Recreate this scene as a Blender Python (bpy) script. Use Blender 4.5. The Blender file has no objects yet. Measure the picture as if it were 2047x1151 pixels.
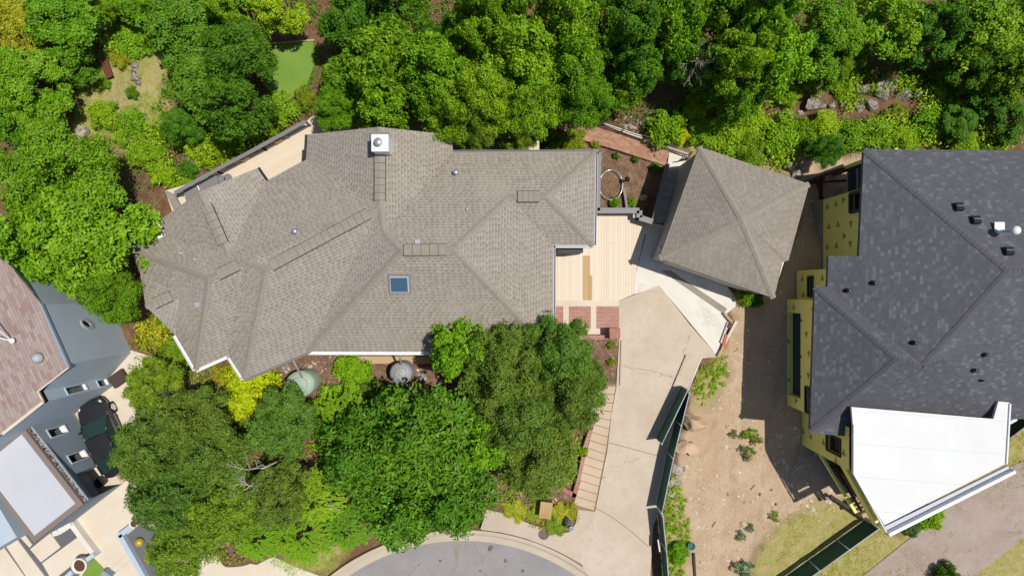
import bpy, math, random
import numpy as np
from mathutils import Vector, Matrix
from mathutils.geometry import tessellate_polygon

# ---------------------------------------------------------------- camera, sky, sun, exposure
SC = bpy.context.scene
COL = SC.collection
S, H = 36.0, 38.0            # pixels per metre on the ground (survey of the photograph), camera height
CX, CY = 1023.5, 575.5
cam = bpy.data.cameras.new("camera")
cam.sensor_width = 36.0
cam.lens = 36.0 * (H * S) / 2047.0
cam.clip_end = 2000
camo = bpy.data.objects.new("camera", cam)
camo.location = (0, 0, H)
COL.objects.link(camo)
SC.camera = camo

SUN_EL = math.radians(70.5)
SUN_DIR = Vector((0.992, 0.125, 0)).normalized()          # towards the sun, in plan
W = bpy.data.worlds.new("World")
SC.world = W
W.use_nodes = True
wn = W.node_tree
sky = wn.nodes.new("ShaderNodeTexSky")
sky.sky_type = 'NISHITA'
sky.sun_disc = False
sky.sun_elevation = SUN_EL
sky.sun_rotation = math.atan2(SUN_DIR.x, SUN_DIR.y)
bg = wn.nodes["Background"]
bg.inputs["Strength"].default_value = 0.072
wn.links.new(sky.outputs[0], bg.inputs["Color"])
sl = bpy.data.lights.new("sun", 'SUN')
sl.energy = 3.8
sl.angle = math.radians(0.5)
sl.color = (1.0, 0.955, 0.88)
so = bpy.data.objects.new("sun", sl)
sd = Vector((SUN_DIR.x * math.cos(SUN_EL), SUN_DIR.y * math.cos(SUN_EL), math.sin(SUN_EL)))
so.rotation_euler = sd.to_track_quat('Z', 'Y').to_euler()
so.location = sd * 80
COL.objects.link(so)
SC.view_settings.view_transform = 'Standard'
SC.view_settings.look = 'None'
SC.view_settings.exposure = 0.0
SC.view_settings.gamma = 1.0
SC.cycles.max_bounces = 6
SC.cycles.diffuse_bounces = 3
SC.cycles.transparent_max_bounces = 6

rnd = random.Random(11)
nr = np.random.default_rng(5)

# ---------------------------------------------------------------- survey helpers
def P(px, py, z=0.0):
    k = (H - z) / (H * S)
    return Vector(((px - CX) * k, (CY - py) * k, z))

def hash_noise(x, y, f, seed=0):
    """smooth value noise in about 0..1, numpy"""
    x = np.asarray(x, float) * f + seed * 17.3
    y = np.asarray(y, float) * f + seed * 5.7
    xi, yi = np.floor(x), np.floor(y)
    xf, yf = x - xi, y - yi
    def h(a, b):
        v = np.sin(a * 127.1 + b * 311.7 + seed * 74.7) * 43758.5453
        return v - np.floor(v)
    u, v = xf * xf * (3 - 2 * xf), yf * yf * (3 - 2 * yf)
    return (h(xi, yi) * (1 - u) + h(xi + 1, yi) * u) * (1 - v) + (h(xi, yi + 1) * (1 - u) + h(xi + 1, yi + 1) * u) * v

STEPX = [-3000, 240, 300, 340, 560, 620, 800, 1100, 1150, 1190, 1320, 1400, 1500, 1600, 1720, 5000]
STEPY = [520, 520, 500, 450, 345, 330, 330, 360, 400, 427, 440, 400, 400, 430, 470, 470]
STEPW = [120, 120, 70, 20, 16, 16, 16, 16, 14, 8, 8, 20, 30, 80, 60, 20]
RCX, RCY, RR = 925, 1483, 415            # turning circle of the street, in survey pixels

def terr_np(x, y):
    qx = x * S + CX
    qy = CY - y * S
    L = np.interp(qx, STEPX, STEPY)
    w = np.interp(qx, STEPX, STEPW)
    t = np.clip((qy - (L - w)) / (2 * w), 0, 1)
    t = t * t * (3 - 2 * t)
    z = -1.5 * (1 - t) - 0.05
    wild = np.clip((L - 90 - qy) / 80, 0, 1)
    z = z + wild * ((hash_noise(x, y, 0.35, 1) - 0.5) * 0.7 + (hash_noise(x, y, 1.1, 2) - 0.5) * 0.25)
    front = np.clip((qy - 735) / 60, 0, 1) * np.clip((1130 - qx) / 60, 0, 1) * np.clip((qx - 300) / 40, 0, 1)
    z = z + front * (hash_noise(x, y, 0.5, 3) - 0.35) * 0.12
    lot = np.clip((qx - 1395) / 30, 0, 1) * np.clip((1700 - qx) / 60, 0, 1) * np.clip((qy - 600) / 40, 0, 1)
    z = z + lot * ((hash_noise(x, y, 0.9, 4) - 0.5) * 0.10 + (hash_noise(x, y, 3.0, 6) - 0.5) * 0.05)
    lw = np.clip(1.9 - np.hypot((qx - 578) / 75, (qy - 138) / 85), 0, 1)
    z = z * (1 - lw) + lw * -0.62
    d = np.hypot(qx - RCX, qy - RCY)
    z = np.where(d < RR + 28, -0.32, z)
    return z

def tz(x, y):
    return float(terr_np(np.array([x]), np.array([y]))[0])

def G(px, py, dz=0.0):
    """the ground point seen at a survey pixel"""
    z = 0.0
    for _ in range(6):
        p = P(px, py, z)
        z = tz(p.x, p.y)
    p = P(px, py, z)
    return Vector((p.x, p.y, tz(p.x, p.y) + dz))

def on_plane(px, py, a, b):
    """where the sight line of a survey pixel meets the vertical plane through a and b"""
    d = P(px, py, 0) - Vector((0, 0, H))
    n = Vector((-(b.y - a.y), b.x - a.x, 0))
    t = n.dot(a - Vector((0, 0, H))) / n.dot(d)
    return Vector((0, 0, H)) + d * t

# ---------------------------------------------------------------- objects
ROOT = {}
def tag(o, label=None, cat=None, group=None, kind=None):
    if label: o["label"] = label
    if cat: o["category"] = cat
    if group: o["group"] = group
    if kind: o["kind"] = kind
    return o

def thing(name, label, cat, loc, group=None):
    o = bpy.data.objects.new(name, None)
    o.empty_display_size = 0.3
    COL.objects.link(o)
    o.location = loc
    ROOT[o] = Vector(loc)
    return tag(o, label, cat, group)

class MB:
    def __init__(s):
        s.v, s.f, s.uv, s.sm = [], [], [], []
    def face(s, pts, uv=None, smooth=False):
        i = len(s.v)
        s.v += [tuple(p) for p in pts]
        s.f.append(tuple(range(i, i + len(pts))))
        s.uv.append(uv)
        s.sm.append(smooth)
    def ngon(s, pts, uv=None):
        for t in tessellate_polygon([[Vector(p) for p in pts]]):
            a = [Vector(pts[k]) for k in t]
            if (a[1] - a[0]).cross(a[2] - a[0]).z < 0:
                t = t[::-1]
            s.face([pts[k] for k in t], [uv[k] for k in t] if uv else None)
    def prism(s, poly, z0, z1, bottom=False, uvtop=False):
        """poly: list of xy; z0 bottom, z1 top"""
        top = [(p[0], p[1], z1) for p in poly]
        s.ngon(top)
        area = sum(poly[i][0] * poly[(i + 1) % len(poly)][1] - poly[(i + 1) % len(poly)][0] * poly[i][1] for i in range(len(poly)))
        q = poly if area > 0 else poly[::-1]
        for i in range(len(q)):
            a, b = q[i], q[(i + 1) % len(q)]
            s.face([(a[0], a[1], z0), (b[0], b[1], z0), (b[0], b[1], z1), (a[0], a[1], z1)])
        if bottom:
            for t in tessellate_polygon([[Vector((p[0], p[1], z0)) for p in q]]):
                s.face([(q[k][0], q[k][1], z0) for k in t])
    def box(s, c, size, ax=None, up=None):
        """c centre, size (lx,ly,lz), ax = direction of local x"""
        c = Vector(c)
        x = Vector(ax).normalized() if ax is not None else Vector((1, 0, 0))
        u = Vector(up) if up is not None else Vector((0, 0, 1))
        y = u.cross(x).normalized()
        z = x.cross(y).normalized()
        hx, hy, hz = x * size[0] / 2, y * size[1] / 2, z * size[2] / 2
        p = [c + sx * hx + sy * hy + sz * hz for sz in (-1, 1) for sy in (-1, 1) for sx in (-1, 1)]
        for q in ((0, 2, 3, 1), (4, 5, 7, 6), (0, 1, 5, 4), (2, 6, 7, 3), (0, 4, 6, 2), (1, 3, 7, 5)):
            s.face([p[k] for k in q])
    def bar(s, a, b, w, h=None):
        a, b = Vector(a), Vector(b)
        d = b - a
        up = Vector((0, 0, 1)) if abs(d.normalized().z) < 0.95 else Vector((0, 1, 0))
        s.box((a + b) / 2, (d.length, w, h or w), d, up)
    def tube(s, pts, rs, n=6, cap=True, smooth=True):
        rings = []
        pts = [Vector(p) for p in pts]
        if not hasattr(rs, '__len__'):
            rs = [rs] * len(pts)
        i0 = len(s.v)
        ref = None
        for i, p in enumerate(pts):
            d = (pts[min(i + 1, len(pts) - 1)] - pts[max(i - 1, 0)]).normalized()
            if ref is None:
                ref = Vector((1, 0, 0)) if abs(d.x) < 0.8 else Vector((0, 1, 0))
            a = (ref - d * ref.dot(d)).normalized()
            ref = a
            b = d.cross(a)
            for k in range(n):
                t = 2 * math.pi * k / n
                s.v.append(tuple(p + (a * math.cos(t) + b * math.sin(t)) * rs[i]))
        for i in range(len(pts) - 1):
            for k in range(n):
                s.f.append((i0 + i * n + k, i0 + i * n + (k + 1) % n, i0 + (i + 1) * n + (k + 1) % n, i0 + (i + 1) * n + k))
                s.uv.append(None); s.sm.append(smooth)
        if cap:
            s.f.append(tuple(i0 + k for k in range(n))[::-1]); s.uv.append(None); s.sm.append(False)
            m = i0 + (len(pts) - 1) * n
            s.f.append(tuple(m + k for k in range(n))); s.uv.append(None); s.sm.append(False)
    def lathe(s, c, prof, n=20, sx=1.0, sy=1.0, rot=0.0, smooth=True):
        c = Vector(c)
        i0 = len(s.v)
        for r, z in prof:
            for k in range(n):
                t = 2 * math.pi * k / n
                x, y = r * sx * math.cos(t), r * sy * math.sin(t)
                s.v.append((c.x + x * math.cos(rot) - y * math.sin(rot), c.y + x * math.sin(rot) + y * math.cos(rot), c.z + z))
        for i in range(len(prof) - 1):
            for k in range(n):
                s.f.append((i0 + i * n + k, i0 + i * n + (k + 1) % n, i0 + (i + 1) * n + (k + 1) % n, i0 + (i + 1) * n + k))
                s.uv.append(None); s.sm.append(smooth)
        s.f.append(tuple(i0 + k for k in range(n))[::-1]); s.uv.append(None); s.sm.append(False)
        m = i0 + (len(prof) - 1) * n
        s.f.append(tuple(m + k for k in range(n))); s.uv.append(None); s.sm.append(False)
    def rock(s, c, r, seed, sub=2, flat=0.7):
        import bmesh
        bm = bmesh.new()
        bmesh.ops.create_icosphere(bm, subdivisions=sub, radius=1.0)
        rg = random.Random(seed)
        pl = []
        for _ in range(13):
            v = Vector((rg.gauss(0, 1), rg.gauss(0, 1), rg.gauss(0, 1))).normalized()
            pl.append((v, rg.uniform(0.48, 0.86)))
        i0 = len(s.v)
        a = rg.uniform(0, 6.28)
        for v in bm.verts:
            q = v.co.copy()
            for n_, d_ in pl:
                e = q.dot(n_) - d_
                if e > 0:
                    q -= n_ * e
            q *= 1 + rg.uniform(-0.05, 0.05)
            x, y, z = q.x * r[0], q.y * r[1], q.z * r[2] * flat
            s.v.append((c[0] + x * math.cos(a) - y * math.sin(a), c[1] + x * math.sin(a) + y * math.cos(a), c[2] + z))
        for f in bm.faces:
            s.f.append(tuple(i0 + v.index for v in f.verts)); s.uv.append(None); s.sm.append(False)
        bm.free()
    def build(s, name, mat, parent=None, org=None):
        me = bpy.data.meshes.new(name)
        o = bpy.data.objects.new(name, me)
        off = Vector((0, 0, 0))
        if parent is not None:
            off = ROOT[parent]
            ROOT[o] = off
            o.parent = parent
        else:
            if org is not None:
                off = Vector(org)
            o.location = off
            ROOT[o] = off
        me.from_pydata([(v[0] - off.x, v[1] - off.y, v[2] - off.z) for v in s.v], [], s.f)
        if any(u is not None for u in s.uv):
            ul = me.uv_layers.new(name="UVMap")
            data = []
            for f, u in zip(s.f, s.uv):
                data += [c for q in (u or [(0, 0)] * len(f)) for c in q]
            ul.data.foreach_set("uv", data)
        me.polygons.foreach_set("use_smooth", s.sm)
        me.update()
        me.materials.append(mat)
        COL.objects.link(o)
        return o

def roof_face(mb, pts, a=0, b=1):
    """one roof slope: UV in metres, u along the eave a-b, v up the slope"""
    pts = [Vector(p) for p in pts]
    e = (pts[b] - pts[a]); e.z = 0; e.normalize()
    n = Vector((0, 0, 0))
    for i in range(len(pts)):
        p, q = pts[i], pts[(i + 1) % len(pts)]
        n += Vector(((p.y - q.y) * (p.z + q.z), (p.z - q.z) * (p.x + q.x), (p.x - q.x) * (p.y + q.y)))
    n.normalize()
    if n.z < 0: n = -n
    s_ = n.cross(e)
    if s_.z < 0: s_ = -s_
    uv = [(p.dot(e), (p - pts[a]).dot(s_)) for p in pts]
    mb.ngon(pts, uv)

def inset(poly, d):
    """offset a plan polygon inwards by d"""
    n = len(poly)
    area = sum(poly[i][0] * poly[(i + 1) % n][1] - poly[(i + 1) % n][0] * poly[i][1] for i in range(n))
    sg = 1 if area > 0 else -1
    out = []
    for i in range(n):
        p0, p1, p2 = Vector(poly[i - 1]).xy, Vector(poly[i]).xy, Vector(poly[(i + 1) % n]).xy
        d1, d2 = (p1 - p0).normalized(), (p2 - p1).normalized()
        n1, n2 = Vector((-d1.y, d1.x)) * sg, Vector((-d2.y, d2.x)) * sg
        m = n1 + n2
        k = 1 + n1.dot(n2)
        m = m / max(k, 0.4)
        q = p1 + m * d
        out.append((q.x, q.y))
    return out

# ---------------------------------------------------------------- materials
class NT:
    def __init__(s, name):
        s.m = bpy.data.materials.new(name)
        s.m.use_nodes = True
        s.t = s.m.node_tree
        s.b = s.t.nodes["Principled BSDF"]
    def n(s, typ, **kw):
        nd = s.t.nodes.new("ShaderNode" + typ)
        for k, v in kw.items():
            setattr(nd, k, v)
        return nd
    def l(s, a, b):
        s.t.links.new(a, b)
    def setin(s, sock, v):
        if hasattr(v, 'is_output') or isinstance(v, bpy.types.NodeSocket):
            s.l(v, sock)
        else:
            sock.default_value = v
    def math(s, op, a, b=None, c=None):
        nd = s.n("Math", operation=op)
        s.setin(nd.inputs[0], a)
        if b is not None: s.setin(nd.inputs[1], b)
        if c is not None: s.setin(nd.inputs[2], c)
        return nd.outputs[0]
    def mix(s, f, a, b, bt='MIX'):
        nd = s.n("Mix", data_type='RGBA', blend_type=bt)
        s.setin(nd.inputs[0], f)
        s.setin(nd.inputs[6], a if isinstance(a, bpy.types.NodeSocket) else (*a, 1) if len(a) == 3 else a)
        s.setin(nd.inputs[7], b if isinstance(b, bpy.types.NodeSocket) else (*b, 1) if len(b) == 3 else b)
        return nd.outputs[2]
    def pos(s):
        return s.n("NewGeometry").outputs["Position"]
    def noise(s, scale, det=4, rough=0.6, vec=None):
        nd = s.n("TexNoise")
        nd.inputs["Scale"].default_value = scale
        nd.inputs["Detail"].default_value = det
        nd.inputs["Roughness"].default_value = rough
        s.l(vec or s.pos(), nd.inputs["Vector"])
        return nd.outputs["Fac"]
    def ramp(s, f, lo, hi):
        nd = s.n("MapRange")
        s.setin(nd.inputs[0], f)
        nd.inputs[1].default_value = lo
        nd.inputs[2].default_value = hi
        return nd.outputs[0]
    def rot(s, ang, sc=(1, 1, 1)):
        nd = s.n("Mapping")
        nd.inputs["Rotation"].default_value = (0, 0, ang)
        nd.inputs["Scale"].default_value = sc
        s.l(s.pos(), nd.inputs["Vector"])
        return nd.outputs[0]
    def sep(s, vec):
        nd = s.n("SeparateXYZ")
        s.l(vec, nd.inputs[0])
        return nd.outputs
    def white(s, vec):
        nd = s.n("TexWhiteNoise", noise_dimensions='3D')
        s.l(vec, nd.inputs["Vector"])
        return nd.outputs["Value"]
    def comb(s, x, y, z=0.0):
        nd = s.n("CombineXYZ")
        s.setin(nd.inputs[0], x); s.setin(nd.inputs[1], y); s.setin(nd.inputs[2], z)
        return nd.outputs[0]
    def bump(s, h, strength=0.3, dist=0.02):
        nd = s.n("Bump")
        nd.inputs["Strength"].default_value = strength
        nd.inputs["Distance"].default_value = dist
        s.l(h, nd.inputs["Height"])
        s.l(nd.outputs[0], s.b.inputs["Normal"])
    def done(s, col, rough=0.8, metal=0.0, spec=0.3):
        s.setin(s.b.inputs["Base Color"], col if isinstance(col, bpy.types.NodeSocket) else (*col, 1))
        s.setin(s.b.inputs["Roughness"], rough)
        s.b.inputs["Metallic"].default_value = metal
        s.b.inputs["Specular IOR Level"].default_value = spec
        return s.m

def plain(name, c, rough=0.7, var=0.12, scale=3.0, metal=0.0, spec=0.3, fine=25.0):
    t = NT(name)
    f1 = t.noise(scale, 4)
    f2 = t.noise(fine, 2)
    f = t.math('MULTIPLY_ADD', t.math('ADD', f1, f2), var, 1 - var)
    vm = t.n("VectorMath", operation='SCALE')
    vm.inputs[0].default_value = c
    t.l(f, vm.inputs["Scale"])
    return t.done(vm.outputs[0], rough, metal, spec)

def shingle(name, light, dark, mid, row=0.165, tab=0.30, dashes=True, patches=0.0):
    t = NT(name)
    uvn = t.n("UVMap")
    o = t.sep(uvn.outputs[0])
    wob = t.math('MULTIPLY', t.math('SUBTRACT', t.noise(1.2, 2), 0.5), 0.05)
    v = t.math('DIVIDE', t.math('ADD', o[1], wob), row)
    r = t.math('FLOOR', v)
    fv = t.math('FRACT', v)
    sh = t.white(t.comb(r, 3.7, 1.3))
    u = t.math('ADD', t.math('DIVIDE', o[0], tab), t.math('MULTIPLY', sh, 3.0))
    cu = t.math('FLOOR', u)
    fu = t.math('FRACT', u)
    rn = t.white(t.comb(cu, r, 0.5))
    rn2 = t.white(t.comb(cu, r, 7.5))
    col = t.mix(rn, light, mid)
    if dashes:
        wd = t.math('MULTIPLY_ADD', rn2, 0.35, 0.30)
        m1 = t.math('LESS_THAN', fu, wd)
        m2 = t.math('GREATER_THAN', fv, 0.38)
        m = t.math('MULTIPLY', m1, m2)
        col = t.mix(t.math('MULTIPLY', m, t.math('MULTIPLY_ADD', rn, 0.4, 0.6)), col, dark)
    else:
        hp = t.math('GREATER_THAN', rn2, 1 - patches)
        col = t.mix(t.math('MULTIPLY', hp, t.math('MULTIPLY_ADD', rn, 0.6, 0.25)), col, dark)
        seam = t.math('LESS_THAN', fu, 0.05)
        col = t.mix(t.math('MULTIPLY', seam, 0.35), col, (0.05, 0.05, 0.055))
    line = t.math('GREATER_THAN', fv, 0.84)
    col = t.mix(t.math('MULTIPLY', line, 0.42 if dashes else 0.5), col, (0.09, 0.08, 0.07))
    big = t.ramp(t.noise(0.7, 4), 0.3, 0.75)
    col = t.mix(t.math('MULTIPLY', big, 0.25), col, mid)
    stv = t.n('TexNoise'); stv.inputs['Scale'].default_value = 1.0; stv.inputs['Detail'].default_value = 4
    t.l(t.comb(t.math('MULTIPLY', o[0], 2.2), t.math('MULTIPLY', o[1], 0.22)), stv.inputs['Vector'])
    col = t.mix(t.math('MULTIPLY', t.ramp(stv.outputs['Fac'], 0.45, 0.72), 0.30), col, tuple(x * .72 for x in mid))
    col = t.mix(t.math('MULTIPLY', t.ramp(t.noise(0.33, 5, 0.6), 0.5, 0.75), 0.30), col, tuple(min(1, x * 1.18) for x in light))
    g = t.noise(90, 2)
    col = t.mix(t.math('MULTIPLY', t.ramp(g, 0.4, 0.75), 0.35), col, dark)
    hgt = t.math('ADD', t.math('MULTIPLY', fv, -0.6), t.math('MULTIPLY', rn2, 0.5))
    t.bump(hgt, 0.5, 0.012)
    return t.done(col, 0.92, 0, 0.2)

def bricks(name, c1, c2, mortar, ang=0.0, bw=0.22, bh=0.075, ms=0.008, swap=False):
    t = NT(name)
    b = t.n("TexBrick")
    b.inputs["Scale"].default_value = 1.0
    b.inputs["Brick Width"].default_value = bw
    b.inputs["Row Height"].default_value = bh
    b.inputs["Mortar Size"].default_value = ms
    b.inputs["Bias"].default_value = 0.0
    b.inputs["Color1"].default_value = (*c1, 1)
    b.inputs["Color2"].default_value = (*c2, 1)
    b.inputs["Mortar"].default_value = (*mortar, 1)
    t.l(t.rot(ang), b.inputs["Vector"])
    col = t.mix(t.math('MULTIPLY', t.ramp(t.noise(1.5, 5), 0.45, 0.8), 0.45), b.outputs["Color"], mortar)
    col = t.mix(t.math('MULTIPLY', t.ramp(t.noise(14, 3), 0.4, 0.8), 0.3), col, c2)
    t.bump(b.outputs["Fac"], -0.4, 0.01)
    return t.done(col, 0.9)

def concrete(name, c, stain, amount=0.5, crackle=True, patch=None, spk=0.0):
    t = NT(name)
    s1 = t.ramp(t.noise(0.45, 6, 0.65), 0.42, 0.72)
    s2 = t.ramp(t.noise(3.2, 5, 0.7), 0.45, 0.8)
    col = t.mix(t.math('MULTIPLY', s1, amount), c, stain)
    col = t.mix(t.math('MULTIPLY', s2, amount * 0.5), col, stain)
    col = t.mix(t.math('MULTIPLY', t.ramp(t.noise(45, 3), 0.45, 0.75), 0.16), col, tuple(x * 0.55 for x in c))
    if patch:
        p = t.math('MULTIPLY', t.ramp(t.noise(0.8, 3, 0.5), 0.52, 0.72), t.ramp(t.noise(9, 4, 0.7), 0.4, 0.62))
        col = t.mix(t.math('MULTIPLY', p, 0.65), col, patch)
    if spk:
        sp = t.math('GREATER_THAN', t.noise(22, 2, 0.5), 0.70)
        col = t.mix(t.math('MULTIPLY', sp, spk), col, tuple(x * 0.3 for x in c))
    t.bump(t.noise(30, 4), 0.15, 0.01)
    return t.done(col, 0.88, 0, 0.25)

def boards(name, c1, c2, gap, ang=0.0, w=0.15, dirt=0.25):
    """planks running along local y of the rotated frame"""
    t = NT(name)
    o = t.sep(t.rot(ang))
    u = t.math('DIVIDE', o[0], w)
    k = t.math('FLOOR', u)
    fu = t.math('FRACT', u)
    rn = t.white(t.comb(k, 2.0, 0.0))
    col = t.mix(rn, c1, c2)
    st = t.n("TexNoise")
    st.inputs["Scale"].default_value = 1.0
    st.inputs["Detail"].default_value = 5
    t.l(t.rot(ang, (14, 1.2, 1)), st.inputs["Vector"])
    col = t.mix(t.math('MULTIPLY', t.ramp(st.outputs["Fac"], 0.42, 0.75), 0.35), col, c2)
    kn = t.math('GREATER_THAN', t.noise(7, 2, 0.5), 0.71)
    col = t.mix(t.math('MULTIPLY', kn, dirt * 1.6), col, gap)
    g = t.math('LESS_THAN', fu, 0.10)
    col = t.mix(t.math('MULTIPLY', g, 0.6), col, gap)
    t.bump(g, -0.3, 0.01)
    return t.done(col, 0.8)

def leafmat(name, trans=0.28, yel=0.35):
    t = NT(name)
    oi = t.n("ObjectInfo")
    at = t.n("Attribute", attribute_name="leaf")
    o = t.sep(at.outputs["Color"])
    base = oi.outputs["Color"]
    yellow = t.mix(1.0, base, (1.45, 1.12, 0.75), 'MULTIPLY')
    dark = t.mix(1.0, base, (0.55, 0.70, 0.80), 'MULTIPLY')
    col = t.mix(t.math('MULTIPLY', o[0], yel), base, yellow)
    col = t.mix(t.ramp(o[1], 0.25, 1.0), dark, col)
    col = t.mix(t.math('MULTIPLY', t.math('GREATER_THAN', o[2], 0.985), 0.7), col, (0.20, 0.16, 0.05))
    t.setin(t.b.inputs["Base Color"], col)
    t.b.inputs["Roughness"].default_value = 0.5
    t.b.inputs["Specular IOR Level"].default_value = 0.25
    tr = t.n("BsdfTranslucent")
    tc = t.mix(1.0, col, (1.3, 1.25, 0.5), 'MULTIPLY')
    t.l(tc, tr.inputs["Color"])
    mx = t.n("MixShader")
    mx.inputs[0].default_value = trans
    t.l(t.b.outputs[0], mx.inputs[1])
    t.l(tr.outputs[0], mx.inputs[2])
    t.l(mx.outputs[0], t.t.nodes["Material Output"].inputs["Surface"])
    return t.m

M = {}
M['taupe'] = shingle("taupe shingles", (0.410, 0.366, 0.315), (0.235, 0.203, 0.168), (0.342, 0.300, 0.255), 0.16, 0.29)
M['taupe2'] = shingle("taupe shingles fine", (0.36, 0.318, 0.27), (0.25, 0.215, 0.18), (0.295, 0.258, 0.217), 0.15, 0.33)
M['taupe_cap'] = plain("taupe ridge cap", (0.30, 0.265, 0.222), 0.92, 0.40, 3.5, fine=14.0)
M['slate'] = shingle("grey shingles", (0.082, 0.083, 0.096), (0.175, 0.177, 0.198), (0.108, 0.109, 0.126), 0.15, 0.20, False, 0.22)
M['slate_cap'] = plain("grey ridge cap", (0.104, 0.104, 0.115), 0.92, 0.35, 4.0)
M['redshingle'] = shingle("red grey shingles", (0.43, 0.37, 0.335), (0.29, 0.185, 0.165), (0.37, 0.275, 0.25), 0.15, 0.42, False, 0.40)
M['white'] = plain("white painted metal", (0.80, 0.80, 0.80), 0.5, 0.05)
def membrane():
    t = NT("white roof membrane")
    o = t.sep(t.rot(math.radians(4)))
    wob = t.math('MULTIPLY', t.noise(1.5, 2), 0.05)
    fu = t.math('FRACT', t.math('DIVIDE', t.math('ADD', o[1], wob), 1.55))
    seam = t.math('LESS_THAN', fu, 0.022)
    col = t.mix(t.math('MULTIPLY', t.ramp(t.noise(0.35, 5, 0.6), 0.45, 0.75), 0.5), (0.73, 0.735, 0.735), (0.66, 0.66, 0.65))
    dirt = t.math('MULTIPLY', t.ramp(t.noise(1.1, 6, .7), .5, .75), t.ramp(o[0], 20.5, 26.5))
    col = t.mix(t.math('MULTIPLY', dirt, 0.45), col, (0.52, 0.48, 0.41))
    col = t.mix(t.math('MULTIPLY', seam, 0.45), col, (0.52, 0.53, 0.55))
    col = t.mix(t.math('MULTIPLY', t.math('GREATER_THAN', t.noise(6, 4, 0.7), 0.70), 0.25), col, (0.45, 0.42, 0.36))
    t.bump(t.noise(1.2, 3), 0.25, 0.03)
    return t.done(col, 0.6)
M['membrane'] = membrane()
M['gutter'] = plain("grey gutter metal", (0.22, 0.21, 0.215), 0.5, 0.15)
M['palegutter'] = plain("pale gutter metal", (0.45, 0.46, 0.50), 0.45, 0.1)
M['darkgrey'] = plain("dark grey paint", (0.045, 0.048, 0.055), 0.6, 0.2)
M['taupewall'] = plain("taupe wall paint", (0.20, 0.185, 0.175), 0.8, 0.1)
M['palewall'] = plain("pale grey wall paint", (0.42, 0.42, 0.44), 0.8, 0.1)
M['bluegrey'] = plain("blue grey stucco", (0.46, 0.54, 0.63), 0.85, 0.12, 1.2)
M['greystucco'] = plain("mid grey stucco", (0.27, 0.325, 0.385), 0.85, 0.12, 1.2)
M['greyroof'] = concrete("pale grey flat roof", (0.56, 0.57, 0.62), (0.47, 0.47, 0.51), 0.4)
M['browntrim'] = plain("brown roof trim", (0.235, 0.185, 0.165), 0.6, 0.12)
M['debris'] = plain("dead leaves", (0.17, 0.09, 0.05), 0.95, 0.7, 9.0)
M['driveway'] = concrete("driveway concrete", (0.56, 0.45, 0.335), (0.41, 0.30, 0.20), 0.95, patch=(0.63, 0.53, 0.43))
M['walk'] = concrete("kerb concrete", (0.56, 0.47, 0.37), (0.43, 0.35, 0.265), 0.6)
M['tread'] = concrete("tan step concrete", (0.60, 0.475, 0.345), (0.47, 0.345, 0.23), 0.6)
M['paleslab'] = concrete("new pale concrete", (0.77, 0.73, 0.665), (0.62, 0.575, 0.50), 0.6, patch=(0.26, 0.26, 0.245))
M['cream'] = concrete("cream concrete", (0.71, 0.63, 0.515), (0.60, 0.48, 0.35), 0.55)
M['pinkdrive'] = concrete("pinkish driveway concrete", (0.42, 0.335, 0.285), (0.33, 0.25, 0.20), 0.8, patch=(0.50, 0.43, 0.38))
def cracked(name, c1, c2, cracks, oil, stain, spk=.5):
    t = NT(name)
    col = t.mix(t.ramp(t.noise(0.5, 6, 0.65), 0.38, 0.68), c1, c2)
    col = t.mix(t.math('MULTIPLY', t.ramp(t.noise(2.6, 5, 0.7), 0.48, 0.75), 0.55), col, stain)
    wv = t.n("VectorMath", operation='ADD')
    t.l(t.pos(), wv.inputs[0])
    nz_ = t.n("TexNoise"); nz_.inputs["Scale"].default_value = 1.3; nz_.inputs["Detail"].default_value = 4
    t.l(t.pos(), nz_.inputs["Vector"])
    t.l(nz_.outputs["Color"], wv.inputs[1])
    vo = t.n("TexVoronoi", feature='DISTANCE_TO_EDGE'); vo.inputs["Scale"].default_value = cracks
    t.l(wv.outputs[0], vo.inputs["Vector"])
    cr = t.math('MULTIPLY', t.math('LESS_THAN', vo.outputs["Distance"], 0.0035), t.math('GREATER_THAN', t.noise(0.4, 3), 0.52))
    col = t.mix(t.math('MULTIPLY', cr, 0.38), col, tuple(x * .35 for x in c2))
    sp = t.math('GREATER_THAN', t.noise(oil, 3, 0.55), 0.735)
    col = t.mix(t.math('MULTIPLY', sp, 0.5), col, tuple(x * .4 for x in c2))
    col = t.mix(t.math('MULTIPLY', t.ramp(t.noise(60, 3, .7), 0.42, 0.72), 0.30 * spk * 2), col, tuple(x * .5 for x in c1))
    t.bump(t.noise(40, 4), 0.2, 0.01)
    return t.done(col, 0.9)
M['asphalt'] = cracked("grey asphalt", (0.335, 0.315, 0.315), (0.285, 0.27, 0.268), 0.22, 2.4, (0.235, 0.22, 0.215), .6)
M['driveway'] = cracked("driveway concrete", (0.61, 0.52, 0.415), (0.54, 0.44, 0.335), 0.16, 1.7, (0.47, 0.375, 0.28), .25)
M['pinkdrive'] = cracked("pinkish driveway concrete", (0.41, 0.33, 0.285), (0.345, 0.265, 0.22), 0.3, 2.0, (0.47, 0.40, 0.35), .4)
M['gravel'] = concrete("dark gravel", (0.15, 0.15, 0.16), (0.09, 0.09, 0.095), 0.6, spk=0.9)
M['draingrey'] = concrete("drain gravel", (0.32, 0.295, 0.24), (0.20, 0.185, 0.14), 0.8, spk=0.5)
M['deck'] = boards("pale deck boards", (0.80, 0.70, 0.565), (0.73, 0.615, 0.47), (0.36, 0.26, 0.17))
M['deck_rear'] = boards("pale rear deck boards", (0.77, 0.655, 0.515), (0.71, 0.585, 0.445), (0.40, 0.31, 0.22), math.radians(62))
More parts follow.
